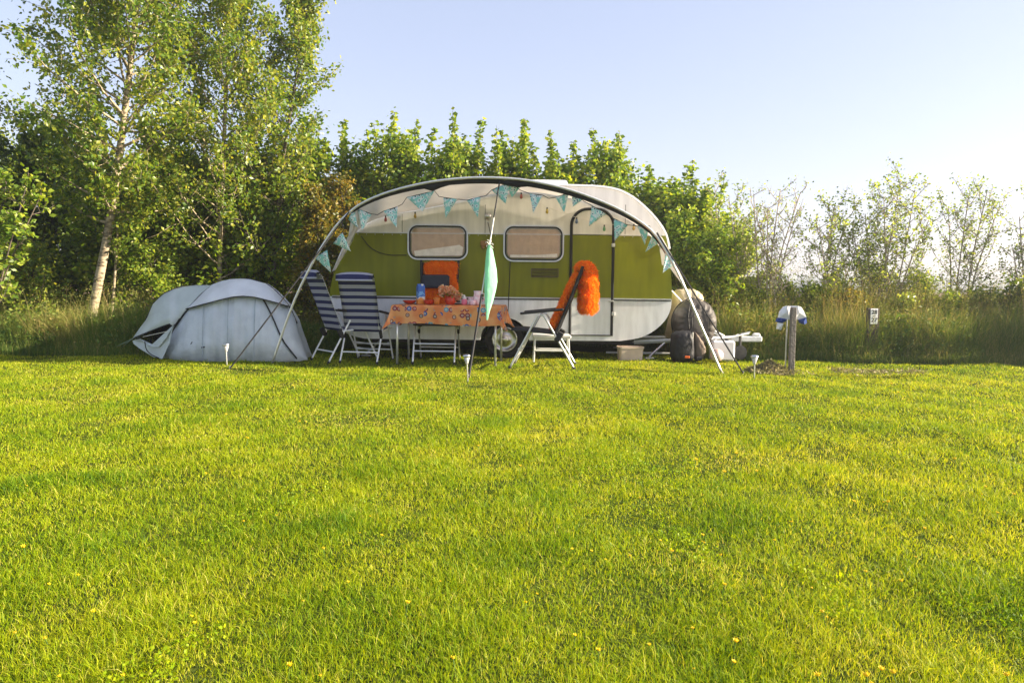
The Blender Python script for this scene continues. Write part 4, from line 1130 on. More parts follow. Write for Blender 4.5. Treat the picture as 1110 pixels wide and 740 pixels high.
def folding_chair(label, fabric, group, headroll=True, frame=None, lean=1.0):
    frame = frame or M_whitep
    root = empty('folding_chair', (0, 0, 0), 0, label, 'chair', group)
    bx_ = lambda x: -.16 + (x + .16) * lean
    back = [(-.16, .41), (bx_(-.20), .50), (bx_(-.33), .82), (bx_(-.455), 1.12)]
    if headroll: back += [(-.472, 1.155), (-.50, 1.17), (-.525, 1.15), (-.52, 1.08)]
    sling(back, W2 - (.004 if headroll else .022), .03, -.015, .02).build('backrest', fabric, root, smooth=True)
    sling([(.35, .425), (.32, .45), (.1, .435), (-.16, .405)], W2 - .022, .02, -.012, .0).build('seat', fabric, root, smooth=True)
    for s in (-1, 1):
        y = s * W2
        tube(MB(), [(.37, y, .0), (.345, y, .05), (.06, y, .60), (.03, y, .625)], .0125, 8).build('front_leg', frame, root, smooth=True)
        tube(MB(), [(-.37, y, .0), (-.345, y, .05), (-.02, y, .60), (.03, y, .625)], .0125, 8).build('rear_leg', frame, root, smooth=True)
        mb = MB(); box(mb, (.01, y, .655), (.50, .042, .028), rot=roty(.11), bev=.010)
        mb.build('armrest', M_black, root)
        tube(MB(), [(-.14, y - s * .03, .40), (-.175, y - s * .03, .45), (bx_(-.20) + .007, y - s * .03, .50), (bx_(-.33) + .007, y - s * .03, .82), (bx_(-.455) + .007, y - s * (.03 if headroll else .012), 1.12 if headroll else 1.17)], .008 if headroll else .017, 8).build('back_frame', M_black if fabric is M_blackf else frame, root)
        tube(MB(), [(-.17, y - s * .015, .40), (.1, y - s * .015, .425), (.36, y - s * .015, .44)], .012, 8).build('seat_frame', M_black if fabric is M_blackf else frame, root)
        box(MB(), (-.19, y, .37), (.07, .03, .12), rot=roty(-.5), bev=.01).build('hinge_plate', M_black, root)
        lathe(MB(), [(.017, 0), (.018, .03)], (.37, y, -.004), 8).build('foot_cap', M_black, root)
        lathe(MB(), [(.017, 0), (.018, .03)], (-.37, y, -.004), 8).build('foot_cap', M_black, root)
    tube(MB(), [(.30, -W2, .14), (.30, W2, .14)], .010, 8).build('front_stretcher', frame, root)
    tube(MB(), [(.27, -W2, .22), (.27, W2, .22)], .010, 8).build('front_stretcher', frame, root)
    tube(MB(), [(-.30, -W2, .14), (-.30, W2, .14)], .010, 8).build('rear_stretcher', frame, root)
    tube(MB(), [(bx_(-.465), -W2 + .03, 1.13), (bx_(-.465), W2 - .03, 1.13)], .010, 8).build('top_rail', M_black if fabric is M_blackf else frame, root)
    return root
ca = folding_chair('blue and white striped folding chair leftmost, turned sideways beside the tent', M_stripe, 'striped folding chairs')
p = P(374, 392, 9.5); ca.location = (p[0], 9.5, 0); ca.rotation_euler.z = R(38); ca.scale = (.90, .92, .93)
cb_ = copy_tree(ca); cb_['label'] = 'blue and white striped folding chair seen from behind at left end of table'
p = P(398, 392, 9.42); cb_.location = (p[0], 9.42, 0); cb_.rotation_euler.z = R(80); cb_.scale = (.80, .86, .91)
cc = folding_chair('black folding chair facing the camera behind the table under orange fur', M_blackf, 'black folding chairs', False, lean=.45, frame=M_pole)
p = P(474, 392, 9.5); cc.location = (p[0], 9.46, 0); cc.rotation_euler.z = R(-91); cc.scale = (1, .92, 1.07)
cd = folding_chair('x', M_blackf, 'black folding chairs', False, frame=M_pole); cd['label'] = 'black and silver folding chair side-on at the right end of the table'
p = P(589, 397, 9.0); cd.location = (p[0], 9.0, 0); cd.rotation_euler.z = R(180 - 6)

# fur throw on side-on chair: over the back, hanging behind, and down the front
def ribbon(path, width, thick, seed, yo=0.0):
    """closed puffy ribbon along XZ path, returns V, faces (outward)"""
    g = np.random.default_rng(seed)
    path = resample(np.array(chaikin([np.array(p, float) for p in path], it=2)), 22); nk = 14
    V = []; Fc = []
    for i, p in enumerate(path):
        t = path[min(i + 1, 21)] - path[max(i - 1, 0)]; t /= np.linalg.norm(t); nrm = np.array([-t[1], t[0]])
        e = min(1, (i + .6) / 2.2, (21 - i + .6) / 2.2) ** .5
        for k in range(nk):
            a = 2 * math.pi * k / nk; w_ = width * math.copysign(abs(math.cos(a)) ** .7, math.cos(a)) * e * (1 + .08 * math.sin(i * .9 + k)); h_ = thick * .5 * math.sin(a) * e * (1 + .25 * math.sin(i * 1.3 + k * 2))
            V.append((p[0] + nrm[0] * h_, w_ + yo, p[1] + nrm[1] * h_))
    for i in range(21):
        for k in range(nk): Fc.append((i * nk + k, (i + 1) * nk + k, (i + 1) * nk + (k + 1) % nk, i * nk + (k + 1) % nk))
    return V, Fc
def flip_out(V, Fc):
    return V, [f[::-1] for f in Fc]
p0 = np.array(cd.location)
ft = empty('fur_throw', cd.location, cd.rotation_euler.z, 'fluffy bright orange fur throw over the back of the side-on chair', 'throw', 'orange fur throws')
V, Fc = ribbon([(-.10, .46), (-.20, .68), (-.32, .96), (-.40, 1.10), (-.46, 1.15)], .21, .065, 1)
V2_, F2_ = ribbon([(-.40, 1.10), (-.45, 1.15), (-.50, 1.10), (-.515, .92), (-.51, .76), (-.50, .64)], .23, .19, 5)
Fc = Fc + [tuple(i + len(V) for i in f) for f in F2_]; V = np.array(list(V) + list(V2_))
fur_obj('hide', V, Fc, 22000, .034, M_fur, ft, 3)
hp_ = box(MB(), (-.42, 0, 1.13), (.07, .40, .10), rot=roty(-.4), bev=.025).build('headrest', M_blackf, cd)
ft2 = empty('fur_throw', cc.location, cc.rotation_euler.z, 'orange fur throw over the back of the chair behind the table', 'throw', 'orange fur throws')
V, Fc = ribbon([(-.13, .52), (-.17, .76), (-.225, 1.03), (-.27, 1.21), (-.32, 1.22), (-.345, 1.14), (-.345, 1.0)], .205, .05, 2, .02)
fur_obj('hide', V, Fc, 13000, .028, M_fur, ft2, 4)
mb = MB(); g = np.random.default_rng(2)
cu = empty('lumbar_cushion', cc.location, cc.rotation_euler.z, 'flat dark blue-black cushion strapped across the orange fur', 'cushion')
a_ = math.atan2(.27, .115)
box(mb, (-.150, -.035, .985), (.05, .34, .17), rot=roty(-.18), bev=.022); mb.build('pad', mat('navy_pad', (.022, .027, .04), .75, var=.2, bump=.3), cu)

# ------------------------------------------------------------------ table
TT = .70
tc0 = P(488, 394, 9.32); TX, TY = tc0[0], 9.34; TR = R(-6)
M_plastic = mat('grey_plastic', (.55, .55, .55), .5)
tab = empty('camping_table', (TX, TY, 0), TR, 'white folding camping table with slim legs under the orange cloth', 'table')
TL, TW = .64, .31
box(MB(), (0, 0, TT - .02), (2 * TL, 2 * TW, .03), bev=.01).build('tabletop', M_whitep, tab)
for sx in (-1, 1):
    for sy in (-1, 1):
        tube(MB(), [(sx * (TL - .05), sy * (TW - .04), TT - .03), (sx * (TL - .05), sy * (TW - .02), 0)], .014, 8).build('leg', M_pole, tab, smooth=True)
def cloth_mat():
    mt, nt, out = newmat('orange_print')
    au = N(nt, 'ShaderNodeAttribute', attribute_name='cu'); av = N(nt, 'ShaderNodeAttribute', attribute_name='cv'); cx = N(nt, 'ShaderNodeCombineXYZ')
    nt.links.new(au.outputs['Fac'], cx.inputs[0]); nt.links.new(av.outputs['Fac'], cx.inputs[1])
    nz = N(nt, 'ShaderNodeTexNoise'); nz.inputs['Scale'].default_value = 6; nt.links.new(cx.outputs[0], nz.inputs['Vector'])
    base = N(nt, 'ShaderNodeValToRGB'); e = base.color_ramp.elements; e[0].position = .4; e[0].color = c4((.86, .25, .06)); e[1].position = .6; e[1].color = c4((.92, .42, .15))
    nt.links.new(nz.outputs['Fac'], base.inputs[0])
    def dots(scale, r1, r2, cols, prev, rnd=.35):
        vo = N(nt, 'ShaderNodeTexVoronoi', voronoi_dimensions='2D'); vo.inputs['Scale'].default_value = scale; vo.inputs['Randomness'].default_value = rnd
        nt.links.new(cx.outputs[0], vo.inputs['Vector'])
        sp = N(nt, 'ShaderNodeSeparateColor'); nt.links.new(vo.outputs['Color'], sp.inputs[0])
        cr = N(nt, 'ShaderNodeValToRGB'); cr.color_ramp.interpolation = 'CONSTANT'; e = cr.color_ramp.elements
        e[0].position = 0; e[0].color = c4(cols[0]); e[1].position = 1 / len(cols); e[1].color = c4(cols[1])
        for i in range(2, len(cols)): q = e.new(i / len(cols)); q.color = c4(cols[i])
        nt.links.new(sp.outputs[0], cr.inputs[0])
        for rr, col in ((r1, cr.outputs[0]), (r2, None), (r2 * .55, cr.outputs[0])):
            lt = N(nt, 'ShaderNodeMath', operation='LESS_THAN'); lt.inputs[1].default_value = rr; nt.links.new(vo.outputs['Distance'], lt.inputs[0])
            mk = N(nt, 'ShaderNodeMath', operation='MULTIPLY'); gt = N(nt, 'ShaderNodeMath', operation='GREATER_THAN'); gt.inputs[1].default_value = .35; nt.links.new(sp.outputs[1], gt.inputs[0])
            nt.links.new(lt.outputs[0], mk.inputs[0]); nt.links.new(gt.outputs[0], mk.inputs[1])
            mx = N(nt, 'ShaderNodeMix', data_type='RGBA'); nt.links.new(mk.outputs[0], mx.inputs[0]); nt.links.new(prev, mx.inputs[6])
            if col: nt.links.new(col, mx.inputs[7])
            else: mx.inputs[7].default_value = c4((.80, .72, .62))
            prev = mx.outputs[2]
        return prev
    gate = N(nt, 'ShaderNodeTexVoronoi', voronoi_dimensions='2D'); gate.inputs['Scale'].default_value = 4.6; gate.inputs['Randomness'].default_value = .35
    nt.links.new(cx.outputs[0], gate.inputs['Vector'])
    gl1 = N(nt, 'ShaderNodeMath', operation='LESS_THAN'); gl1.inputs[1].default_value = .34; nt.links.new(gate.outputs['Distance'], gl1.inputs[0])
    clus = dots(16, .47, .20, [(.04, .12, .40), (.42, .03, .04), (.12, .36, .50), (.30, .03, .06)], base.outputs[0], .25)
    mg = N(nt, 'ShaderNodeMix', data_type='RGBA'); nt.links.new(gl1.outputs[0], mg.inputs[0]); nt.links.new(base.outputs[0], mg.inputs[6]); nt.links.new(clus, mg.inputs[7])
    o = dots(5.2, .13, .07, [(.10, .03, .02), (.08, .02, .03), (.25, .05, .02)], mg.outputs[2], .8)
    bs = N(nt, 'ShaderNodeBsdfPrincipled'); bs.inputs['Roughness'].default_value = .38; nt.links.new(o, bs.inputs['Base Color'])
    n2 = N(nt, 'ShaderNodeTexNoise'); n2.inputs['Scale'].default_value = 7; nt.links.new(cx.outputs[0], n2.inputs['Vector'])
    bp = N(nt, 'ShaderNodeBump'); bp.inputs['Strength'].default_value = .4; bp.inputs['Distance'].default_value = .02; nt.links.new(n2.outputs[0], bp.inputs['Height']); nt.links.new(bp.outputs[0], bs.inputs['Normal'])
    tr = N(nt, 'ShaderNodeBsdfTranslucent'); nt.links.new(o, tr.inputs[0]); mx = N(nt, 'ShaderNodeMixShader'); mx.inputs[0].default_value = .28
    nt.links.new(bs.outputs[0], mx.inputs[1]); nt.links.new(tr.outputs[0], mx.inputs[2]); nt.links.new(mx.outputs[0], out.inputs[0]); return mt
# draped cloth: heightfield over unfolded rectangle
drop = .235; nu, nvv = 110, 60
us = np.linspace(-TL - drop, TL + drop, nu); vs_ = np.linspace(-TW - drop, TW + drop, nvv)
Vc = []; cu_ = []; cv_ = []
for j in range(nvv):
    for i in range(nu):
        u, v = us[i], vs_[j]
        ex = max(0, abs(u) - TL); ey = max(0, abs(v) - TW); sx, sy = math.copysign(1, u), math.copysign(1, v)
        cxp = min(abs(u), TL); cyp = min(abs(v), TW)
        z = TT + .004; r_ = math.hypot(ex, ey)
        if r_ > 0:
            if ex > 0 and ey > 0:
                ang = math.atan2(ey, ex); fold = .055 * (r_ / drop) * (.5 + .5 * math.cos(4 * ang - math.pi)) ; ox, oy = math.cos(ang), math.sin(ang)
                out_ = .012 + fold + .02
                d = min(r_, drop * 1.25)
                x = sx * (cxp + .012 + out_ * ox * d / drop); y = sy * (cyp + .012 + out_ * oy * d / drop); z -= d * .96
            else:
                d = r_; wv = .012 * math.sin(u * 14 + 1) if ey > 0 else .014 * math.sin(v * 16)
                o_ = min(1, d / .02) * .012 + (.012 + wv) * d / drop
                x = sx * (cxp + (o_ if ex > 0 else 0)); y = sy * (cyp + (o_ if ey > 0 else 0)); z -= max(0, d - .008) * (1 + .05 * math.sin(u * 5))
        else: x, y = u, v; z += .0015 * math.sin(u * 20) * math.cos(v * 17)
        Vc.append((x, y, z)); cu_.append(u); cv_.append(v)
fs = [(j * nu + i, j * nu + i + 1, (j + 1) * nu + i + 1, (j + 1) * nu + i) for j in range(nvv - 1) for i in range(nu - 1)]
tcl = MB().add(Vc, fs, cu=cu_, cv=cv_).build('tablecloth', cloth_mat(), None, smooth=True)
tcl.location = (TX, TY, 0); tcl.rotation_euler.z = TR
tag(tcl, 'orange wipe-clean tablecloth printed with blue and red flowers and circles', 'tablecloth')

def on_table(px, dy=0.0):
    """point on the tabletop under pixel column px, dy metres behind the table centre line"""
    Y = TY + dy; p = P(px, 330, Y); return (p[0], Y, TT + .007)
# carton
def carton_mat():
    mt, nt, out = newmat('carton_print')
    tc = N(nt, 'ShaderNodeTexCoord'); sp = N(nt, 'ShaderNodeSeparateXYZ'); nt.links.new(tc.outputs['Object'], sp.inputs[0])
    nz = N(nt, 'ShaderNodeTexNoise'); nz.inputs['Scale'].default_value = 18; nt.links.new(tc.outputs['Object'], nz.inputs['Vector'])
    ma = N(nt, 'ShaderNodeMath', operation='MULTIPLY_ADD'); ma.inputs[1].default_value = .18; nt.links.new(nz.outputs[0], ma.inputs[0]); nt.links.new(sp.outputs['Z'], ma.inputs[2])
    rp = N(nt, 'ShaderNodeValToRGB'); rp.color_ramp.interpolation = 'CONSTANT'; e = rp.color_ramp.elements
    e[0].position = 0; e[0].color = c4((.80, .30, .05)); e[1].position = .165; e[1].color = c4((.04, .16, .55))
    k = e.new(.145); k.color = c4((.8, .78, .72)); k = e.new(.20); k.color = c4((.15, .38, .75)); k = e.new(.225); k.color = c4((.03, .12, .48))
    nt.links.new(ma.outputs[0], rp.inputs[0]); bs = N(nt, 'ShaderNodeBsdfPrincipled'); bs.inputs['Roughness'].default_value = .35
    nt.links.new(rp.outputs[0], bs.inputs['Base Color']); nt.links.new(bs.outputs[0], out.inputs[0]); return mt
q = empty('drink_carton', on_table(456, -.02), R(25), 'tall blue drink carton with orange lower part at the left of the table', 'carton')
mb = MB(); box(mb, (0, 0, .105), (.085, .085, .21), bev=.003)
mb.add([(-.041, -.041, .21), (.041, -.041, .21), (.041, .041, .21), (-.041, .041, .21), (-.041, 0, .245), (.041, 0, .245)], [(0, 1, 5, 4), (2, 3, 4, 5), (1, 2, 5), (3, 0, 4)]); mb.build('box', carton_mat(), q)
lathe(MB(), [(.014, 0), (.015, .012), (.013, .022)], (.012, -.018, .222), 10).build('cap', M_whitep, q)
M_red = mat('red_glaze', (.55, .05, .02), .3, var=.2); M_or = mat('orange_glass', (.85, .28, .04), .2, var=.1, transl=.4)
M_peach = foliage('peach_petal', [(0, (.90, .36, .18)), (.5, (.95, .62, .38)), (1, (.95, .85, .60))], transl=.45, tcol=(1, .9, .8), patch=15, pamp=.4)
M_pink = mat('pink_plastic', (.85, .22, .32), .3, transl=.2); M_ceram = mat('white_ceramic', (.8, .76, .74), .25, var=.08); M_pinkpat = mat('pink_pattern', (.88, .82, .82), .3, var=.05, nscale=30, dirt=(.75, .34, .42))
q = empty('bowl', on_table(444, .03), 0, 'low red bowl at the left end of the table', 'bowl')
lathe(MB(), [(.03, 0), (.06, .012), (.085, .04), (.088, .045), (.08, .042), (.055, .016), (.004, .012)], seg=24).build('dish', M_red, q, smooth=True)
q = empty('bowl', on_table(465, -.10), 0, 'red bowl beside the blue carton', 'bowl')
lathe(MB(), [(.03, 0), (.055, .012), (.068, .05), (.070, .055), (.062, .05), (.05, .016), (.004, .012)], seg=24).build('dish', M_red, q, smooth=True)
q = empty('tumbler', on_table(473.5, -.12), 0, 'amber orange glass tumbler beside the flowers', 'glass')
lathe(MB(), [(.03, 0), (.036, .01), (.042, .085), (.039, .085), (.03, .014), (.003, .012)], seg=20).build('glass', M_or, q, smooth=True)
q = empty('flower_vase', on_table(488, -.05), 0, 'bunch of peach and cream blooms in a low red vase mid table', 'flowers'); q.scale = (1.2, 1.2, 1.2)
lathe(MB(), [(.04, 0), (.055, .03), (.05, .07), (.035, .09), (.03, .088), (.003, .03)], seg=20).build('vase', M_red, q, smooth=True)
g = np.random.default_rng(9); bl = []
for k in range(15):
    c = np.array([g.uniform(-.085, .085), g.normal(0, .035), .135 + g.normal(0, .028)])
    d = g.normal(size=(110, 3)); d /= np.linalg.norm(d, axis=1)[:, None]
    bl.append(c + d * .026 * g.uniform(.6, 1, (110, 1)))
bl = np.concatenate(bl); link_mesh('blooms', crown_leaves('blooms', bl, g.uniform(.018, .034, len(bl)), M_peach, 0, g, aspect=.9), q)
d = g.normal(0, .045, (120, 3)); d[:, 2] = .09 + abs(d[:, 2]) * .5
link_mesh('leaves', crown_leaves('leaves', d, g.uniform(.02, .035, 120), LF_MAPLE, 0, g), q)
q = empty('soap_bottle', on_table(503.5, -.1), 0, 'pink bottle with white pump top right of the flowers', 'bottle')
lathe(MB(), [(.032, 0), (.036, .01), (.036, .055), (.022, .072), (.014, .076)], seg=18).build('bottle', M_pink, q, smooth=True)
mb = lathe(MB(), [(.024, .070), (.024, .086), (.012, .09), (.010, .11), (.004, .112)], seg=14); box(mb, (-.012, 0, .113), (.04, .014, .012), bev=.004); mb.build('pump', M_ceram, q)
q = empty('mug', on_table(511, .02), 0, 'white mug with small pink pattern standing left of the jug', 'mug')
mb = lathe(MB(), [(.034, 0), (.038, .01), (.04, .09), (.036, .09), (.033, .012), (.003, .01)], seg=20); tube(mb, [(.037, 0, .075), (.065, 0, .065), (.062, 0, .03), (.037, 0, .022)], .006, 6); mb.build('cup', M_pinkpat, q, smooth=True)
q = empty('jug', on_table(517.5, -.08), 0, 'tall white jug with pink flowers beside the mint cloth', 'jug'); q.scale = (1.15, 1.15, 1.25)
mb = lathe(MB(), [(.035, 0), (.045, .02), (.048, .06), (.036, .11), (.040, .135), (.037, .135), (.033, .11), (.04, .05), (.003, .02)], seg=20); tube(mb, [(.037, 0, .12), (.075, 0, .105), (.07, 0, .05), (.044, 0, .035)], .007, 6); mb.build('body', M_pinkpat, q, smooth=True)
q = empty('mug', on_table(512.5, -.17), 0, 'small pink-patterned mug in front of the jug', 'mug')
mb = lathe(MB(), [(.028, 0), (.032, .01), (.033, .06), (.030, .06), (.027, .012), (.003, .01)], seg=18); tube(mb, [(-.03, 0, .05), (-.052, 0, .045), (-.05, 0, .02), (-.03, 0, .015)], .005, 6); mb.build('cup', M_pinkpat, q, smooth=True)
q = empty('plate', on_table(496, .12), 0, 'white plate lying between the flowers and the jug', 'plate')
lathe(MB(), [(.05, 0), (.09, .012), (.11, .018), (.108, .021), (.06, .008), (.003, .006)], seg=28).build('dish', M_ceram, q, smooth=True)

# step stool before the door
sx0 = P(577, 391, 9.6); sx1 = P(618, 389, 9.6)
st = empty('step_stool', ((sx0[0] + sx1[0]) / 2, 9.65, 0), 0, 'low grey-white step stool under the caravan door', 'stool')
wS = (sx1[0] - sx0[0]); hS = P(597, 362.5, 9.6)[2]
box(MB(), (0, 0, hS - .02), (wS, .32, .04), bev=.008).build('tread', M_whitep, st)
for s in (-1, 1):
    for y in (-.13, .13):
        tube(MB(), [(s * (wS / 2 - .03), y, hS - .04), (s * (wS / 2 - .015), y * 1.15, 0)], .012, 8).build('leg', M_pole, st)
for y in (-.14, .14): tube(MB(), [(-wS / 2 + .03, y, hS * .42), (wS / 2 - .03, y, hS * .42)], .013, 6).build('stretcher', M_whitep, st)

# beige tub under the caravan end
p = P(684, 391, 9.75)
M_tub = mat('beige_plastic', (.58, .47, .36), .6, bump=.1)
tb = empty('storage_tub', (p[0], 9.85, 0), R(3), 'beige plastic tub on the grass under the right end of the caravan', 'tub')
mb = MB(); r1 = [np.array(a) for a in rrect(-.155, -.11, .155, .11, .03, 4)]; nn_ = len(r1); vs = []
for (s, z) in ((.92, 0), (1.0, .155), (1.06, .157), (1.06, .18), (.98, .18), (.90, .015)): vs += [(a[0] * s, a[1] * s, z) for a in r1]
fs = [(r_ * nn_ + k, r_ * nn_ + (k + 1) % nn_, (r_ + 1) * nn_ + (k + 1) % nn_, (r_ + 1) * nn_ + k) for r_ in range(5) for k in range(nn_)] + [tuple(range(nn_))[::-1], tuple(5 * nn_ + k for k in range(nn_))]
mb.add(vs, fs).build('tub', M_tub, tb)

# solar garden lamps
M_opal = mat('clear_plastic', (.80, .80, .80), .15, transl=.5)
def solar(label):
    r_ = empty('solar_lamp', (0, 0, 0), 0, label, 'lamp', 'solar stake lamps in the lawn')
    lathe(MB(), [(.004, -.06), (.007, 0), (.008, .17), (.008, .18)], seg=10).build('stake', M_alu, r_, smooth=True)
    lathe(MB(), [(.012, .165), (.016, .18), (.032, .235), (.030, .236), (.013, .182)], seg=18).build('lens', M_opal, r_, smooth=True)
    lathe(MB(), [(.036, .236), (.040, .240), (.040, .252), (.030, .262), (.004, .266)], seg=20).build('cap', M_chrome, r_, smooth=True)
    return r_
s1 = solar('small solar stake lamp in the grass before the grey tent')
for o, (x, y), lb in ((s1, (246, 396), None), (copy_tree(s1), (507, 411), 'small solar stake lamp in the grass before the table by the middle peg'), (copy_tree(s1), (817.5, 411), 'small solar stake lamp at the foot of the earth mound')):
    g_ = G(x, y); o.location = (g_[0], g_[1], -.01)
    if lb: o['label'] = lb
    o.rotation_euler = (random.uniform(-.05, .05), random.uniform(-.06, .06), 0)
# earth mound
M_earth = mat('dug_earth', (.22, .17, .08), .95, var=.4, nscale=30, bump=1.0, bscale=60, dirt=(.08, .06, .03))
mc = G(834, 404); g = np.random.default_rng(12); vs = []; fs = []
nr, na = 12, 40
for i in range(nr + 1):
    for k in range(na):
        t = i / nr; a = 2 * math.pi * k / na; r_ = t * (1 + .12 * math.sin(3 * a) + .06 * math.sin(7 * a))
        h = .13 * (1 - t) ** 1.1 * (1 + .3 * g.uniform(-1, 1)) + .012 * g.uniform(0, 1)
        vs.append((mc[0] + .24 * r_ * math.cos(a), mc[1] + .20 * r_ * math.sin(a), (h - .03 * (t > .97)) if i else .13))
for i in range(nr):
    for k in range(na): fs.append((i * na + k, i * na + (k + 1) % na, (i + 1) * na + (k + 1) % na, (i + 1) * na + k))
md = MB().add(vs, fs).build('earth_mound', M_earth, smooth=False); tag(md, 'small mound of dug earth on the lawn left of the wooden post', 'mound')
# cut grass and crumbs trailing to the right
n = 2600; t = g.uniform(0, 1, n) ** 1.2; xx = mc[0] - .3 + t * 2.2 + g.normal(0, .08, n); yy = mc[1] - .04 - .05 * t + g.normal(0, .16, n) * (1 - .4 * t)
keep_ = smooth_noise(xx, yy, 7, 33) > -.12 + .25 * t; xx = xx[keep_]; yy = yy[keep_]; t = t[keep_]; n = len(xx)
zz = np.where((xx - mc[0]) ** 2 + (yy - mc[1]) ** 2 < .05, .08 * (1 - np.sqrt((xx - mc[0]) ** 2 + (yy - mc[1]) ** 2) / .24), .02) + g.uniform(.01, .035, n)
nm = 1500; am = g.uniform(0, 6.28, nm); rm = .27 * np.sqrt(g.uniform(0, 1, nm)); xx = np.r_[xx, mc[0] + rm * np.cos(am)]; yy = np.r_[yy, mc[1] + .85 * rm * np.sin(am)]; zz = np.r_[zz, .13 * np.clip(1 - rm / .24, 0, 1) + g.uniform(0, .03, nm)]; n += nm
V, t_, tn = leaves(np.stack([xx, yy, zz], 1), g.uniform(.015, .05, n), 0, .3, np.clip(g.normal(.7, .25, n), 0, 1), g)
M_straw = foliage('dry_clippings', [(0, (.05, .06, .02)), (.5, (.17, .16, .05)), (1, (.38, .32, .14))], transl=.2, patch=5, pamp=.3, tcol=(1, 1, .8))
cl2 = link_mesh('grass_clippings', arr_mesh('grass_clippings', V, None, t_, {'tone': tn}, M_straw)); tag(cl2, 'dry grass clippings scattered right of the earth mound', 'clippings', kind='stuff')

# wooden hook-up post with garment-like cloth
M_post = mat('weathered_wood', (.17, .15, .13), .85, var=.3, nscale=14, bump=.6, bscale=50)
pb = G(857.5, 405); py0 = pb[1]
pst = empty('wooden_post', (pb[0], py0, 0), 0, 'square weathered wooden post standing on the lawn right of the mound', 'post')
ph = P(857, 333, py0)[2]
box(MB(), (0, 0, ph / 2 - .05), (.056, .056, ph + .1), rot=None, bev=.005).build('post', M_post, pst)
tube(MB(), [(-.055, .035, -.03), (-.052, .04, P(852, 346, py0)[2])], .009, 8).build('conduit', M_alu, pst)
M_wc = mat('white_cloth', (.74, .75, .78), .8, var=.07, bump=.6, bscale=14); M_nv = mat('navy_cloth', (.02, .05, .22), .8, bump=.5, bscale=14)
tw = empty('towel', (pb[0], py0 + .05, 0), 0, 'white cloth with dark blue ends hanging behind the wooden post', 'towel')
def drape(px, Y, m_, name):
    pts = [P(x, y, Y) - np.array([pb[0], py0 + .05, 0]) for x, y in px]; n = len(pts)
    c = sum(pts) / n; f = [p + (0, -.018 - .01 * math.sin(i * 2.3), 0) for i, p in enumerate(pts)]; b_ = [p + (0, .02, 0) for p in pts]
    vs = [c + (0, -.035, 0), c + (0, .03, 0)] + f + b_
    fs = [(0, 2 + i, 2 + (i + 1) % n) for i in range(n)] + [(1, 2 + n + (i + 1) % n, 2 + n + i) for i in range(n)] + [(2 + i, 2 + n + i, 2 + n + (i + 1) % n, 2 + (i + 1) % n) for i in range(n)]
    return MB().add(vs, fs).build(name, m_, tw, smooth=False)
YT = py0 + .06
drape([(856.5, 332), (856.5, 346.5), (850, 346), (843.5, 344.5), (845, 338), (849.5, 332.5), (853, 331.5)], YT, M_wc, 'white_panel')
drape([(857, 331.5), (864, 331.5), (868.5, 333), (871, 338), (873.5, 344), (866, 346), (857, 347)], YT, M_wc, 'white_panel')
drape([(844, 344), (852.5, 346), (851, 348.5), (847, 350), (841, 348.5), (842.5, 345)], YT - .005, M_nv, 'blue_end')
drape([(865, 346.5), (873, 344), (874.5, 350), (871, 351.5), (867, 350)], YT - .005, M_nv, 'blue_end')
drape([(843, 349.5), (848.5, 350.5), (846.5, 357.5), (842, 356.5)], YT, M_wc, 'white_tip')

# number sign in the verge
SY = 10.15
sg = P(946, 343, SY)
sgn = empty('number_sign', (sg[0], SY, 0), R(6), 'white number plate on a dark post in the right verge', 'sign')
M_signp = mat('dark_sign_post', (.10, .075, .06), .8, var=.3, bump=.4)
zt = P(946, 334, SY)[2]; zb_ = P(946, 351.5, SY)[2]
box(MB(), (0, 0, zt / 2 - .05), (.165, .05, zt + .1), bev=.006).build('post', M_signp, sgn)
M_plate = mat('white_plate', (.80, .80, .80), .4, var=.03)
ph2 = zt - zb_ - .01; pc = (zt + zb_) / 2
plate = box(MB(), (0, -.031, pc), (.10, .010, ph2), bev=.003).build('plate', M_plate, sgn)
M_ink = mat('dark_ink', (.02, .02, .04), .6, var=.1)
def text(s, size, loc, parent, m_):
    cu = bpy.data.curves.new('lettering', 'FONT'); cu.body = s; cu.size = size; cu.align_x = 'CENTER'; cu.align_y = 'CENTER'; cu.extrude = .001; cu.offset = .0016
    to = bpy.data.objects.new('lettering', cu); COL.objects.link(to)
    dg = bpy.context.evaluated_depsgraph_get(); me = bpy.data.meshes.new_from_object(to.evaluated_get(dg)); bpy.data.objects.remove(to); bpy.data.curves.remove(cu)
    me.materials.clear(); me.materials.append(m_)
    o = bpy.data.objects.new('lettering', me); COL.objects.link(o); o.parent = parent; o.location = loc; o.rotation_euler = (math.pi / 2, 0, 0); return o
text('28', .078, (0, -.0375, pc + ph2 * .27), plate, M_ink); text('27', .078, (0, -.0375, pc - ph2 * .24), plate, M_ink)
box(MB(), (0, -.037, pc + ph2 * .03), (.045, .002, .010)).build('bar', M_ink, plate)

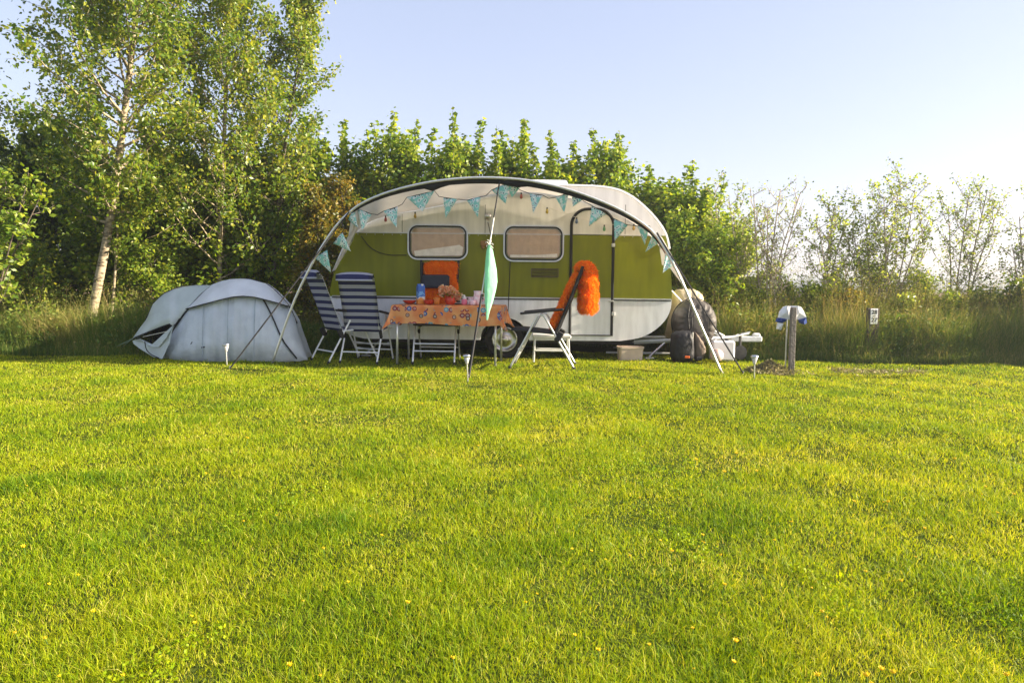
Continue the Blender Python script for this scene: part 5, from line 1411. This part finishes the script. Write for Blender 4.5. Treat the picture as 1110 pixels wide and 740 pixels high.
# ------------------------------------------------------------------ luggage at the drawbar
def puff(name, px, Y, depth, m_, parent, bul=.5, rings=6, off=(0, 0, 0)):
    """soft bag: outline (pixel polygon) inflated with rounded depth, at its own distance"""
    pts = [P(x, y, Y) for x, y in px]; pts = [p for p in chaikin(pts, closed=True, it=2)]; n = len(pts); c = sum(pts) / n
    vs = []; fs = []
    lv = []
    for k in range(rings): a = (k / rings) * math.pi / 2; lv.append((math.cos(a) ** bul, -math.sin(a)))
    prof_ = [(s, d) for s, d in lv]
    prof_ = [(s, -d) for s, d in lv[::-1][:-1]][::1] + prof_
    for (s, d) in prof_:
        for i, p in enumerate(pts): vs.append(c + (p - c) * s * (1 + .012 * math.sin(i * 1.1 + d * 4)) + np.array([0, depth / 2 * d * (1 + .10 * math.sin(i * 1.9 + 6 * s) * s), .006 * math.sin(i * 2.3 + 9 * s)]))
    R_ = len(prof_)
    for r_ in range(R_ - 1):
        for i in range(n): fs.append((r_ * n + i, r_ * n + (i + 1) % n, (r_ + 1) * n + (i + 1) % n, (r_ + 1) * n + i))
    fs.append(tuple(range(n))[::-1]); fs.append(tuple((R_ - 1) * n + i for i in range(n)))
    o = MB().add(vs, fs).build(name, m_, None, smooth=True)
    if parent is not None: par(o, parent)
    return o
M_cream = mat('cream_tarp', (.62, .52, .36), .6, bump=.5, bscale=8, transl=.2)
M_greyb = mat('grey_brown_nylon', (.075, .066, .058), .6, var=.2, nscale=10, bump=.6, bscale=9)
M_bblack = mat('black_nylon', (.014, .014, .016), .6, var=.2, bump=.6, bscale=16)
M_brown = mat('brown_bag', (.16, .12, .09), .75, var=.2, bump=.7, bscale=14)
e = empty('covered_tank', P(740, 385, 10.6) * np.array([1, 1, 0]), 0, 'cream sheeted tank on the drawbar close against the caravan end', 'tank')
puff('cover', [(728, 318), (734, 313), (748, 313), (757, 315), (762, 322), (762, 345), (757, 372), (720, 372), (724, 350), (729, 335)], 10.6, .5, M_cream, e, .45)
par(tube(MB(), [P(728, 315, 10.3), P(740, 328, 10.3)], .012, 6).build('rod', M_whitep), e)
e = empty('round_storage_bag', P(753, 385, 10.15) * np.array([1, 1, 0]), 0, 'big round grey-brown nylon bag standing behind the awning foot', 'bag')
ci = [(752 + 24 * math.cos(a) * (1 if math.cos(a) > 0 else .98), 350 + 26.5 * math.sin(a)) for a in np.linspace(0, 2 * math.pi, 17)[:-1]]
puff('bag', ci, 10.15, .42, M_greyb, e, .35)
mb = MB()
tube(mb, [P(748, 328, 9.96), P(746, 342, 9.93), P(747, 356, 9.93)], .009, 6); tube(mb, [P(748, 344, 9.92), P(750, 344, 9.90), P(750.5, 354, 9.90), P(748, 357, 9.92)], .008, 6)
par(mb.build('handle', M_bblack), e)
par(tube(MB(), [P(752 + 24.3 * math.cos(a), 350 + 26.8 * math.sin(a), 10.1) for a in np.linspace(0, 2 * math.pi, 41)[:-1]], .007, 6, closed=True).build('piping', M_bblack), e)
e = empty('black_bag', P(740, 392, 9.8) * np.array([1, 1, 0]), 0, 'black holdall with small orange patch on the grass before the round bag', 'bag')
puff('bag', [(727, 362), (733, 358.5), (745, 358), (751, 361), (752.5, 392), (738, 393), (726.5, 392.5)], 9.8, .28, M_bblack, e, .3)
M_orp = mat('orange_patch', (.65, .12, .02), .6)
pp = P(745, 387, 9.64); par(box(MB(), pp, (.06, .012, .03), bev=.004).build('patch', M_orp), e)
e = empty('brown_bag', P(758, 392, 9.85) * np.array([1, 1, 0]), 0, 'slumped brown fabric bag between the black holdall and the awning foot', 'bag')
puff('bag', [(751.5, 358), (757, 364), (763, 373), (764.5, 381), (761, 390), (752, 392), (750.5, 375)], 9.85, .24, M_brown, e, .35)
par(tube(MB(), [P(751, 360, 9.70), P(751, 375, 9.70), P(750.5, 388, 9.70)], .007, 6).build('zip', M_cord), e)
par(box(MB(), P(757.5, 388.5, 9.72) , (.09, .06, .05), bev=.015).build('pocket', M_bblack), e)
M_can = mat('white_plastic', (.74, .74, .74), .45, var=.05)
a = P(770, 392, 10.0); c = P(795, 369, 10.0); wj = c[0] - a[0]
e = empty('water_canister', ((a[0] + c[0]) / 2, 10.0, 0), 0, 'white box-shaped water canister under the drawbar', 'canister')
mb = box(MB(), (0, 0, c[2] / 2), (wj, .2, c[2]), bev=.02)
mb.build('can', M_can, e); lathe(MB(), [(.025, 0), (.025, .02), (.02, .025)], (.06, 0, c[2]), 14).build('cap', M_black, e)
mb = MB(); tube(mb, [(-.09, 0, c[2] - .005), (-.08, 0, c[2] + .028), (.0, 0, c[2] + .03), (.01, 0, c[2] - .005)], .010, 8); mb.build('handle', M_can, e)
M_ball = mat('ball_white', (.78, .72, .66), .5, var=.1, nscale=9, dirt=(.62, .30, .20))
bc = P(777, 386.5, 9.75); e = lathe(MB(), [(.082 * math.sin(a) + .001, -.082 * math.cos(a)) for a in np.linspace(0, math.pi, 14)], (0, 0, 0), 24).build('ball', M_ball, smooth=True)
e.location = (bc[0], 9.75, .085); tag(e, 'white ball with faded reddish marks lying before the canister', 'ball')
# ------------------------------------------------------------------ tent
def tent_mat(name, c, tr=.22):
    return mat(name, c, .42, var=.09, nscale=5, bump=1.0, bscale=7, transl=tr, spec=.5)
M_tin = tent_mat('tent_blue_grey', (.64, .70, .75)); M_tfly = tent_mat('tent_fly_white', (.80, .83, .87)); M_tpor = tent_mat('tent_porch_grey', (.60, .67, .67))
tent = empty('popup_tent', P(245, 390, 9.6) * np.array([1, 1, 0]), 0, 'pale grey-blue pop-up tent with black hoops pitched left of the chairs', 'tent')
TYc = 9.68
def H_at(tab, x):
    xs = [a for a, b_ in tab]; return float(np.interp(x, xs, [b_ for a, b_ in tab]))
main_top = [(176, 384), (181, 366), (187, 353), (200, 335.5), (213, 322.6), (222, 315), (231, 309.7), (241, 306), (251, 304), (261, 303.5), (271, 304), (288.5, 308.7), (296, 314), (304, 321.6), (313, 331.5), (320, 343.4), (326, 363), (330, 376), (333.5, 389)]
def arcs(top, x0, x1, nx, yc, bmax, m_, name, tlo=-1., thi=1., lim=None, puff_=0.0, expo=2.3, skip=None, closed_floor=False):
    mb = MB(); NT = 36; xs = np.linspace(x0, x1, nx); vs = []; keep = []
    for px in xs:
        f = (px - (x0b + x1b) / 2) / ((x1b - x0b) / 2); f = max(-1, min(1, f))
        b_ = bmax * max(.12, (1 - abs(f) ** 2.6)) ** .5
        X = P(px, 350, yc)[0]; h = max(.01, P(px, H_at(top, px), yc)[2] + puff_)
        for k in range(NT + 1):
            t = -1 + 2 * k / NT
            a = math.asin(max(-1, min(1, t)))
            y = yc + (b_ + puff_) * math.copysign(abs(t) ** .85, t); z = h * (max(0, 1 - abs(t) ** expo)) ** .62
            X = P(px, 350, min(y, yc))[0]
            wr_ = .016 * math.sin(px * .31 + 5 * t) * math.sin(2.7 * t * 4 + px * .07) + .006 * math.sin(px * .83 - 9 * t)
            vs.append((X, y + wr_ * (1 - abs(f)), z + .004 * math.sin(px * .5)))
    fs = []
    for i in range(nx - 1):
        for k in range(NT):
            q = [vs[i * (NT + 1) + k], vs[(i + 1) * (NT + 1) + k]]
            if lim and not lim(xs[i], -1 + 2 * (k + .5) / NT, (q[0][2] + q[1][2]) / 2, q[0][1]): continue
            fs.append((i * (NT + 1) + k, (i + 1) * (NT + 1) + k, (i + 1) * (NT + 1) + k + 1, i * (NT + 1) + k + 1))
    o = MB().add(vs, fs).build(name, m_, None, smooth=True); par(o, tent)
    s = o.modifiers.new('t', 'SOLIDIFY'); s.thickness = .003; return o
x0b, x1b = 170, 340
arcs(main_top, 176, 333.5, 70, TYc, .57, M_tin, 'inner_tent')
# flysheet over the top, its lower edge an arch; snapped to a finer grid by building it directly
edge = [(200, 336), (218, 330.5), (239, 325), (252, 322), (263, 321), (276, 322), (288, 325), (301, 328.5), (314, 333)]
def fly():
    xs = np.linspace(200, 314, 50); NT = 22; vs = []; el = []
    for px in xs:
        f = (px - (x0b + x1b) / 2) / ((x1b - x0b) / 2); b_ = .57 * max(.12, (1 - abs(f) ** 2.6)) ** .5 + .035
        X = P(px, 350, TYc)[0]; h = P(px, H_at(main_top, px), TYc)[2] + .018
        # find t where the projected front surface meets the edge height
        ze = P(px, H_at(edge, px), TYc - .42)[2]; ze = min(ze, h - .003)
        te = (max(0, 1 - (ze / h) ** (1 / .62))) ** (1 / 2.3)
        for k in range(NT + 1):
            t = -te + 2 * te * k / NT
            y = TYc + b_ * math.copysign(abs(t) ** .85, t) - (.06 * (1 - k / 4) if k < 4 else 0); z = h * (max(0, 1 - abs(t) ** 2.3)) ** .62
            p = (P(px, 350, min(y, TYc))[0], y, z); vs.append(p)
            if k == 0: el.append(p)
    fs = [(i * (NT + 1) + k, (i + 1) * (NT + 1) + k, (i + 1) * (NT + 1) + k + 1, i * (NT + 1) + k + 1) for i in range(49) for k in range(NT)]
    o = MB().add(vs, fs).build('flysheet', M_tfly, None, smooth=True); par(o, tent); s = o.modifiers.new('t', 'SOLIDIFY'); s.thickness = .003
    par(tube(MB(), el, .006, 5).build('binding', M_bind), o) if False else None
    b = tube(MB(), el, .007, 5).build('binding', M_bind); b.parent = tent; b.location = tuple(-Vector(tent.location))
fly()
def surf(px, py_guess, t_):
    f = (px - (x0b + x1b) / 2) / ((x1b - x0b) / 2); b_ = .57 * max(.12, (1 - abs(f) ** 2.6)) ** .5
    h = P(px, H_at(main_top, px), TYc)[2]; yy_ = TYc + b_ * math.copysign(abs(t_) ** .85, t_); return np.array([P(px, 350, min(yy_, TYc))[0], yy_, h * (max(0, 1 - abs(t_) ** 2.3)) ** .62])
# hoops: left hoop is the silhouette of the dome; right hoop runs down the front
hoop = [surf(px, 0, -abs(t)) + (0, -.012, .006) for px, t in ((177, .8), (181, .62), (187, .52), (200, .42), (213, .32), (222, .24), (231, .16), (241, .08), (251, .0), (262, -.0))]
par(tube(MB(), chaikin([p for p in hoop], it=1), .009, 6).build('hoop', M_bind), tent)
hoop2 = [surf(px, 0, -t) + (0, -.02, .005) for px, t in ((284, .55), (291, .68), (297, .78), (302, .86), (307, .92), (314, .96), (322, .995))]
par(tube(MB(), chaikin(hoop2, it=1), .009, 6).build('hoop', M_bind), tent)
hoop3 = [surf(px, 0, t) + (0, 0, .022) for px, t in ((262, 0), (275, 0), (288, -.02), (297, -.04), (305, -.06), (314, -.12), (322, -.3))]
par(tube(MB(), chaikin(hoop3, it=1), .008, 6).build('hoop', M_bind), tent)
M_seam = mat('seam_tape', (.36, .42, .47), .6)
for pxs in (219, 246, 275):
    par(tube(MB(), [surf(pxs + 6 * (1 - t_), 0, -t_) + (0, -.006, .003) for t_ in (.62, .72, .82, .90, .96, .995)], .0045, 5).build('seam', M_seam), tent)
# porch: canopy, dark opening, lower flap
por_top = [(144, 366), (152, 355), (160, 345), (166.6, 329.6), (173, 323), (179.5, 317.7), (189, 313.5), (199, 310.7), (213, 309), (227, 309), (236, 312)]
def porch():
    yc = TYc + .12; xs = np.linspace(144, 234, 44); NT = 16; vs = []; el = []
    lowe = [(144, 366.5), (160, 360), (175, 354), (190, 349), (200, 336), (213, 323.5), (231, 310.5), (236, 312)]
    for px in xs:
        s = (px - 144) / 90; b_ = .12 + .50 * s ** .55
        yf = yc - b_
        yh = float(np.interp(px, [176, 187, 200, 213, 222, 231, 241], [9.18, 9.26, 9.32, 9.38, 9.44, 9.50, 9.56])) - .03
        wq = min(1, max(0, (px - 184) / 9)); yf = yf * (1 - wq) + yh * wq
        Xr = P(px, 350, yc)[0]; h = P(px, H_at(por_top, px), yc)[2]
        pe = P(px, H_at(lowe, px), yf); tt_ = float(np.interp(px, [177, 181, 187, 200, 213, 222, 231, 241], [.8, .62, .52, .42, .32, .24, .16, .08]))
        ps = surf(px, 0, -tt_) + (-.005, -.03, .012); pe = pe * (1 - wq) + ps * wq; yf = pe[1]; hl = min(pe[2], h - .004)
        for k in range(NT + 1):
            t = k / NT          # front edge -> ridge -> back
            if t < .5: u = t / .5; y = yc + (yf - yc) * (1 - u) ** .8; z = hl + (h - hl) * math.sin(u * math.pi / 2) ** .9; X = pe[0] + (Xr - pe[0]) * u
            else: u = (t - .5) / .5; y = yc + b_ * u; z = h * math.cos(u * math.pi / 2) ** .8; X = Xr
            vs.append((X, y, z))
            if k == 0: el.append((X, y, z))
    fs = [(i * (NT + 1) + k, (i + 1) * (NT + 1) + k, (i + 1) * (NT + 1) + k + 1, i * (NT + 1) + k + 1) for i in range(43) for k in range(NT)]
    o = MB().add(vs, fs).build('porch_canopy', M_tpor, None, smooth=True); par(o, tent); s = o.modifiers.new('t', 'SOLIDIFY'); s.thickness = .003
    par(tube(MB(), el[:26], .006, 5).build('binding', M_bind), tent)
    ro = [P(x, y, yc) + (0, -.01, 0) for x, y in [(158, 347), (160, 343), (166.6, 329), (173, 322.5), (179.5, 317), (189, 312.8), (199, 310)]]
    par(tube(MB(), chaikin(ro, it=1), .007, 5).build('hoop', M_bind), tent)
porch()
def tflat(name, pts, m_):
    o = par(poly3(MB(), [P(x, y, Y) for x, y, Y in pts]).build(name, m_), tent); s = o.modifiers.new('t', 'SOLIDIFY'); s.thickness = .004; return o
tflat('door_flap', [(144, 369, 9.62), (152, 367, 9.5), (158, 372, 9.4), (165, 376, 9.35), (172, 376, 9.3), (180, 366, 9.25), (188, 352, 9.3), (184, 372, 9.25), (176, 389, 9.28), (166, 386.5, 9.38), (152, 378, 9.5), (145, 372.5, 9.6)], M_tpor)
tflat('porch_shade', [(150, 366, 9.95), (190, 345, 9.8), (196, 350, 9.7), (186, 385, 9.6), (165, 380, 9.8)], M_bblack)  # black sheet standing in for the shade inside the porch
par(tube(MB(), chaikin([P(157, 370, 9.40), P(158, 378, 9.36), P(163, 384, 9.36), P(172, 388, 9.3)], it=1), .006, 5).build('binding', M_bind), tent)
# printed marks and tabs
for nm, pl in (('printed_mark', [[(181, 339), (184, 338), (187.5, 337), (186, 334), (191.5, 330), (190, 335), (187, 336.5)]]),):
    for pts in pl:
        mb = MB(); 
for (x0, y0, x1, y1, Y) in ((218, 375.5, 222.5, 377.5, 9.10), (206, 364, 209, 368, 9.12), (186, 331, 192, 335.5, 9.36), (180, 336.5, 187, 339, 9.34)):
    pass
def decal(px, tt, w_, h_, rot):
    p = surf(px, 0, -tt); p2 = surf(px + 1.5, 0, -tt); p3 = surf(px, 0, -tt - .02)
    ux = (p2 - p); ux /= np.linalg.norm(ux); uy = (p - p3); uy /= np.linalg.norm(uy); n_ = np.cross(ux, uy); n_ = n_ if n_[1] < 0 else -n_
    a = ux * math.cos(rot) + uy * math.sin(rot); b_ = -ux * math.sin(rot) + uy * math.cos(rot); c = p + n_ * .007
    return par(MB().add([c - a * w_ - b_ * h_, c + a * w_ - b_ * h_, c + a * w_ * .8 + b_ * h_, c - a * w_ + b_ * h_], [(0, 1, 2, 3)]).build('printed_mark', M_bind), tent)
decal(220, .965, .026, .008, 0); decal(207.5, .93, .018, .006, .8)
pm = P(189.5, 332.5, 9.36)
# guys of the tent
mb = MB(); g1 = G(112, 383)
for dy in (0, .06): tube(mb, [P(144, 367, 9.62), (g1[0] + dy * 2, g1[1] + dy, .01)], .005, 5)
par(mb.build('guy_line', mat('green_cord', (.25, .33, .28), .8)), tent)
tube_ = tube(MB(), [P(155, 365, 9.5), P(182, 359, 9.2)], .004, 5); par(tube_.build('guy_line', M_cord), tent)
print('objects', len(bpy.data.objects))

# ------------------------------------------------------------------ evening haze
hz, nt, out = newmat('haze_air')
pv = N(nt, 'ShaderNodeVolumePrincipled'); pv.inputs['Color'].default_value = (.92, .95, 1, 1); pv.inputs['Density'].default_value = 0.0022; pv.inputs['Anisotropy'].default_value = .6
nt.links.new(pv.outputs[0], out.inputs['Volume'])
o = MB().add([(x, y, z) for z in (-1.2, 9.5) for y in (-5200, 5200) for x in (-5200, 5200)], [(0, 2, 3, 1), (4, 5, 7, 6), (0, 1, 5, 4), (2, 6, 7, 3), (0, 4, 6, 2), (1, 3, 7, 5)]).build('haze', hz)
tag(o, 'thin low evening haze over the field', 'haze', kind='stuff')
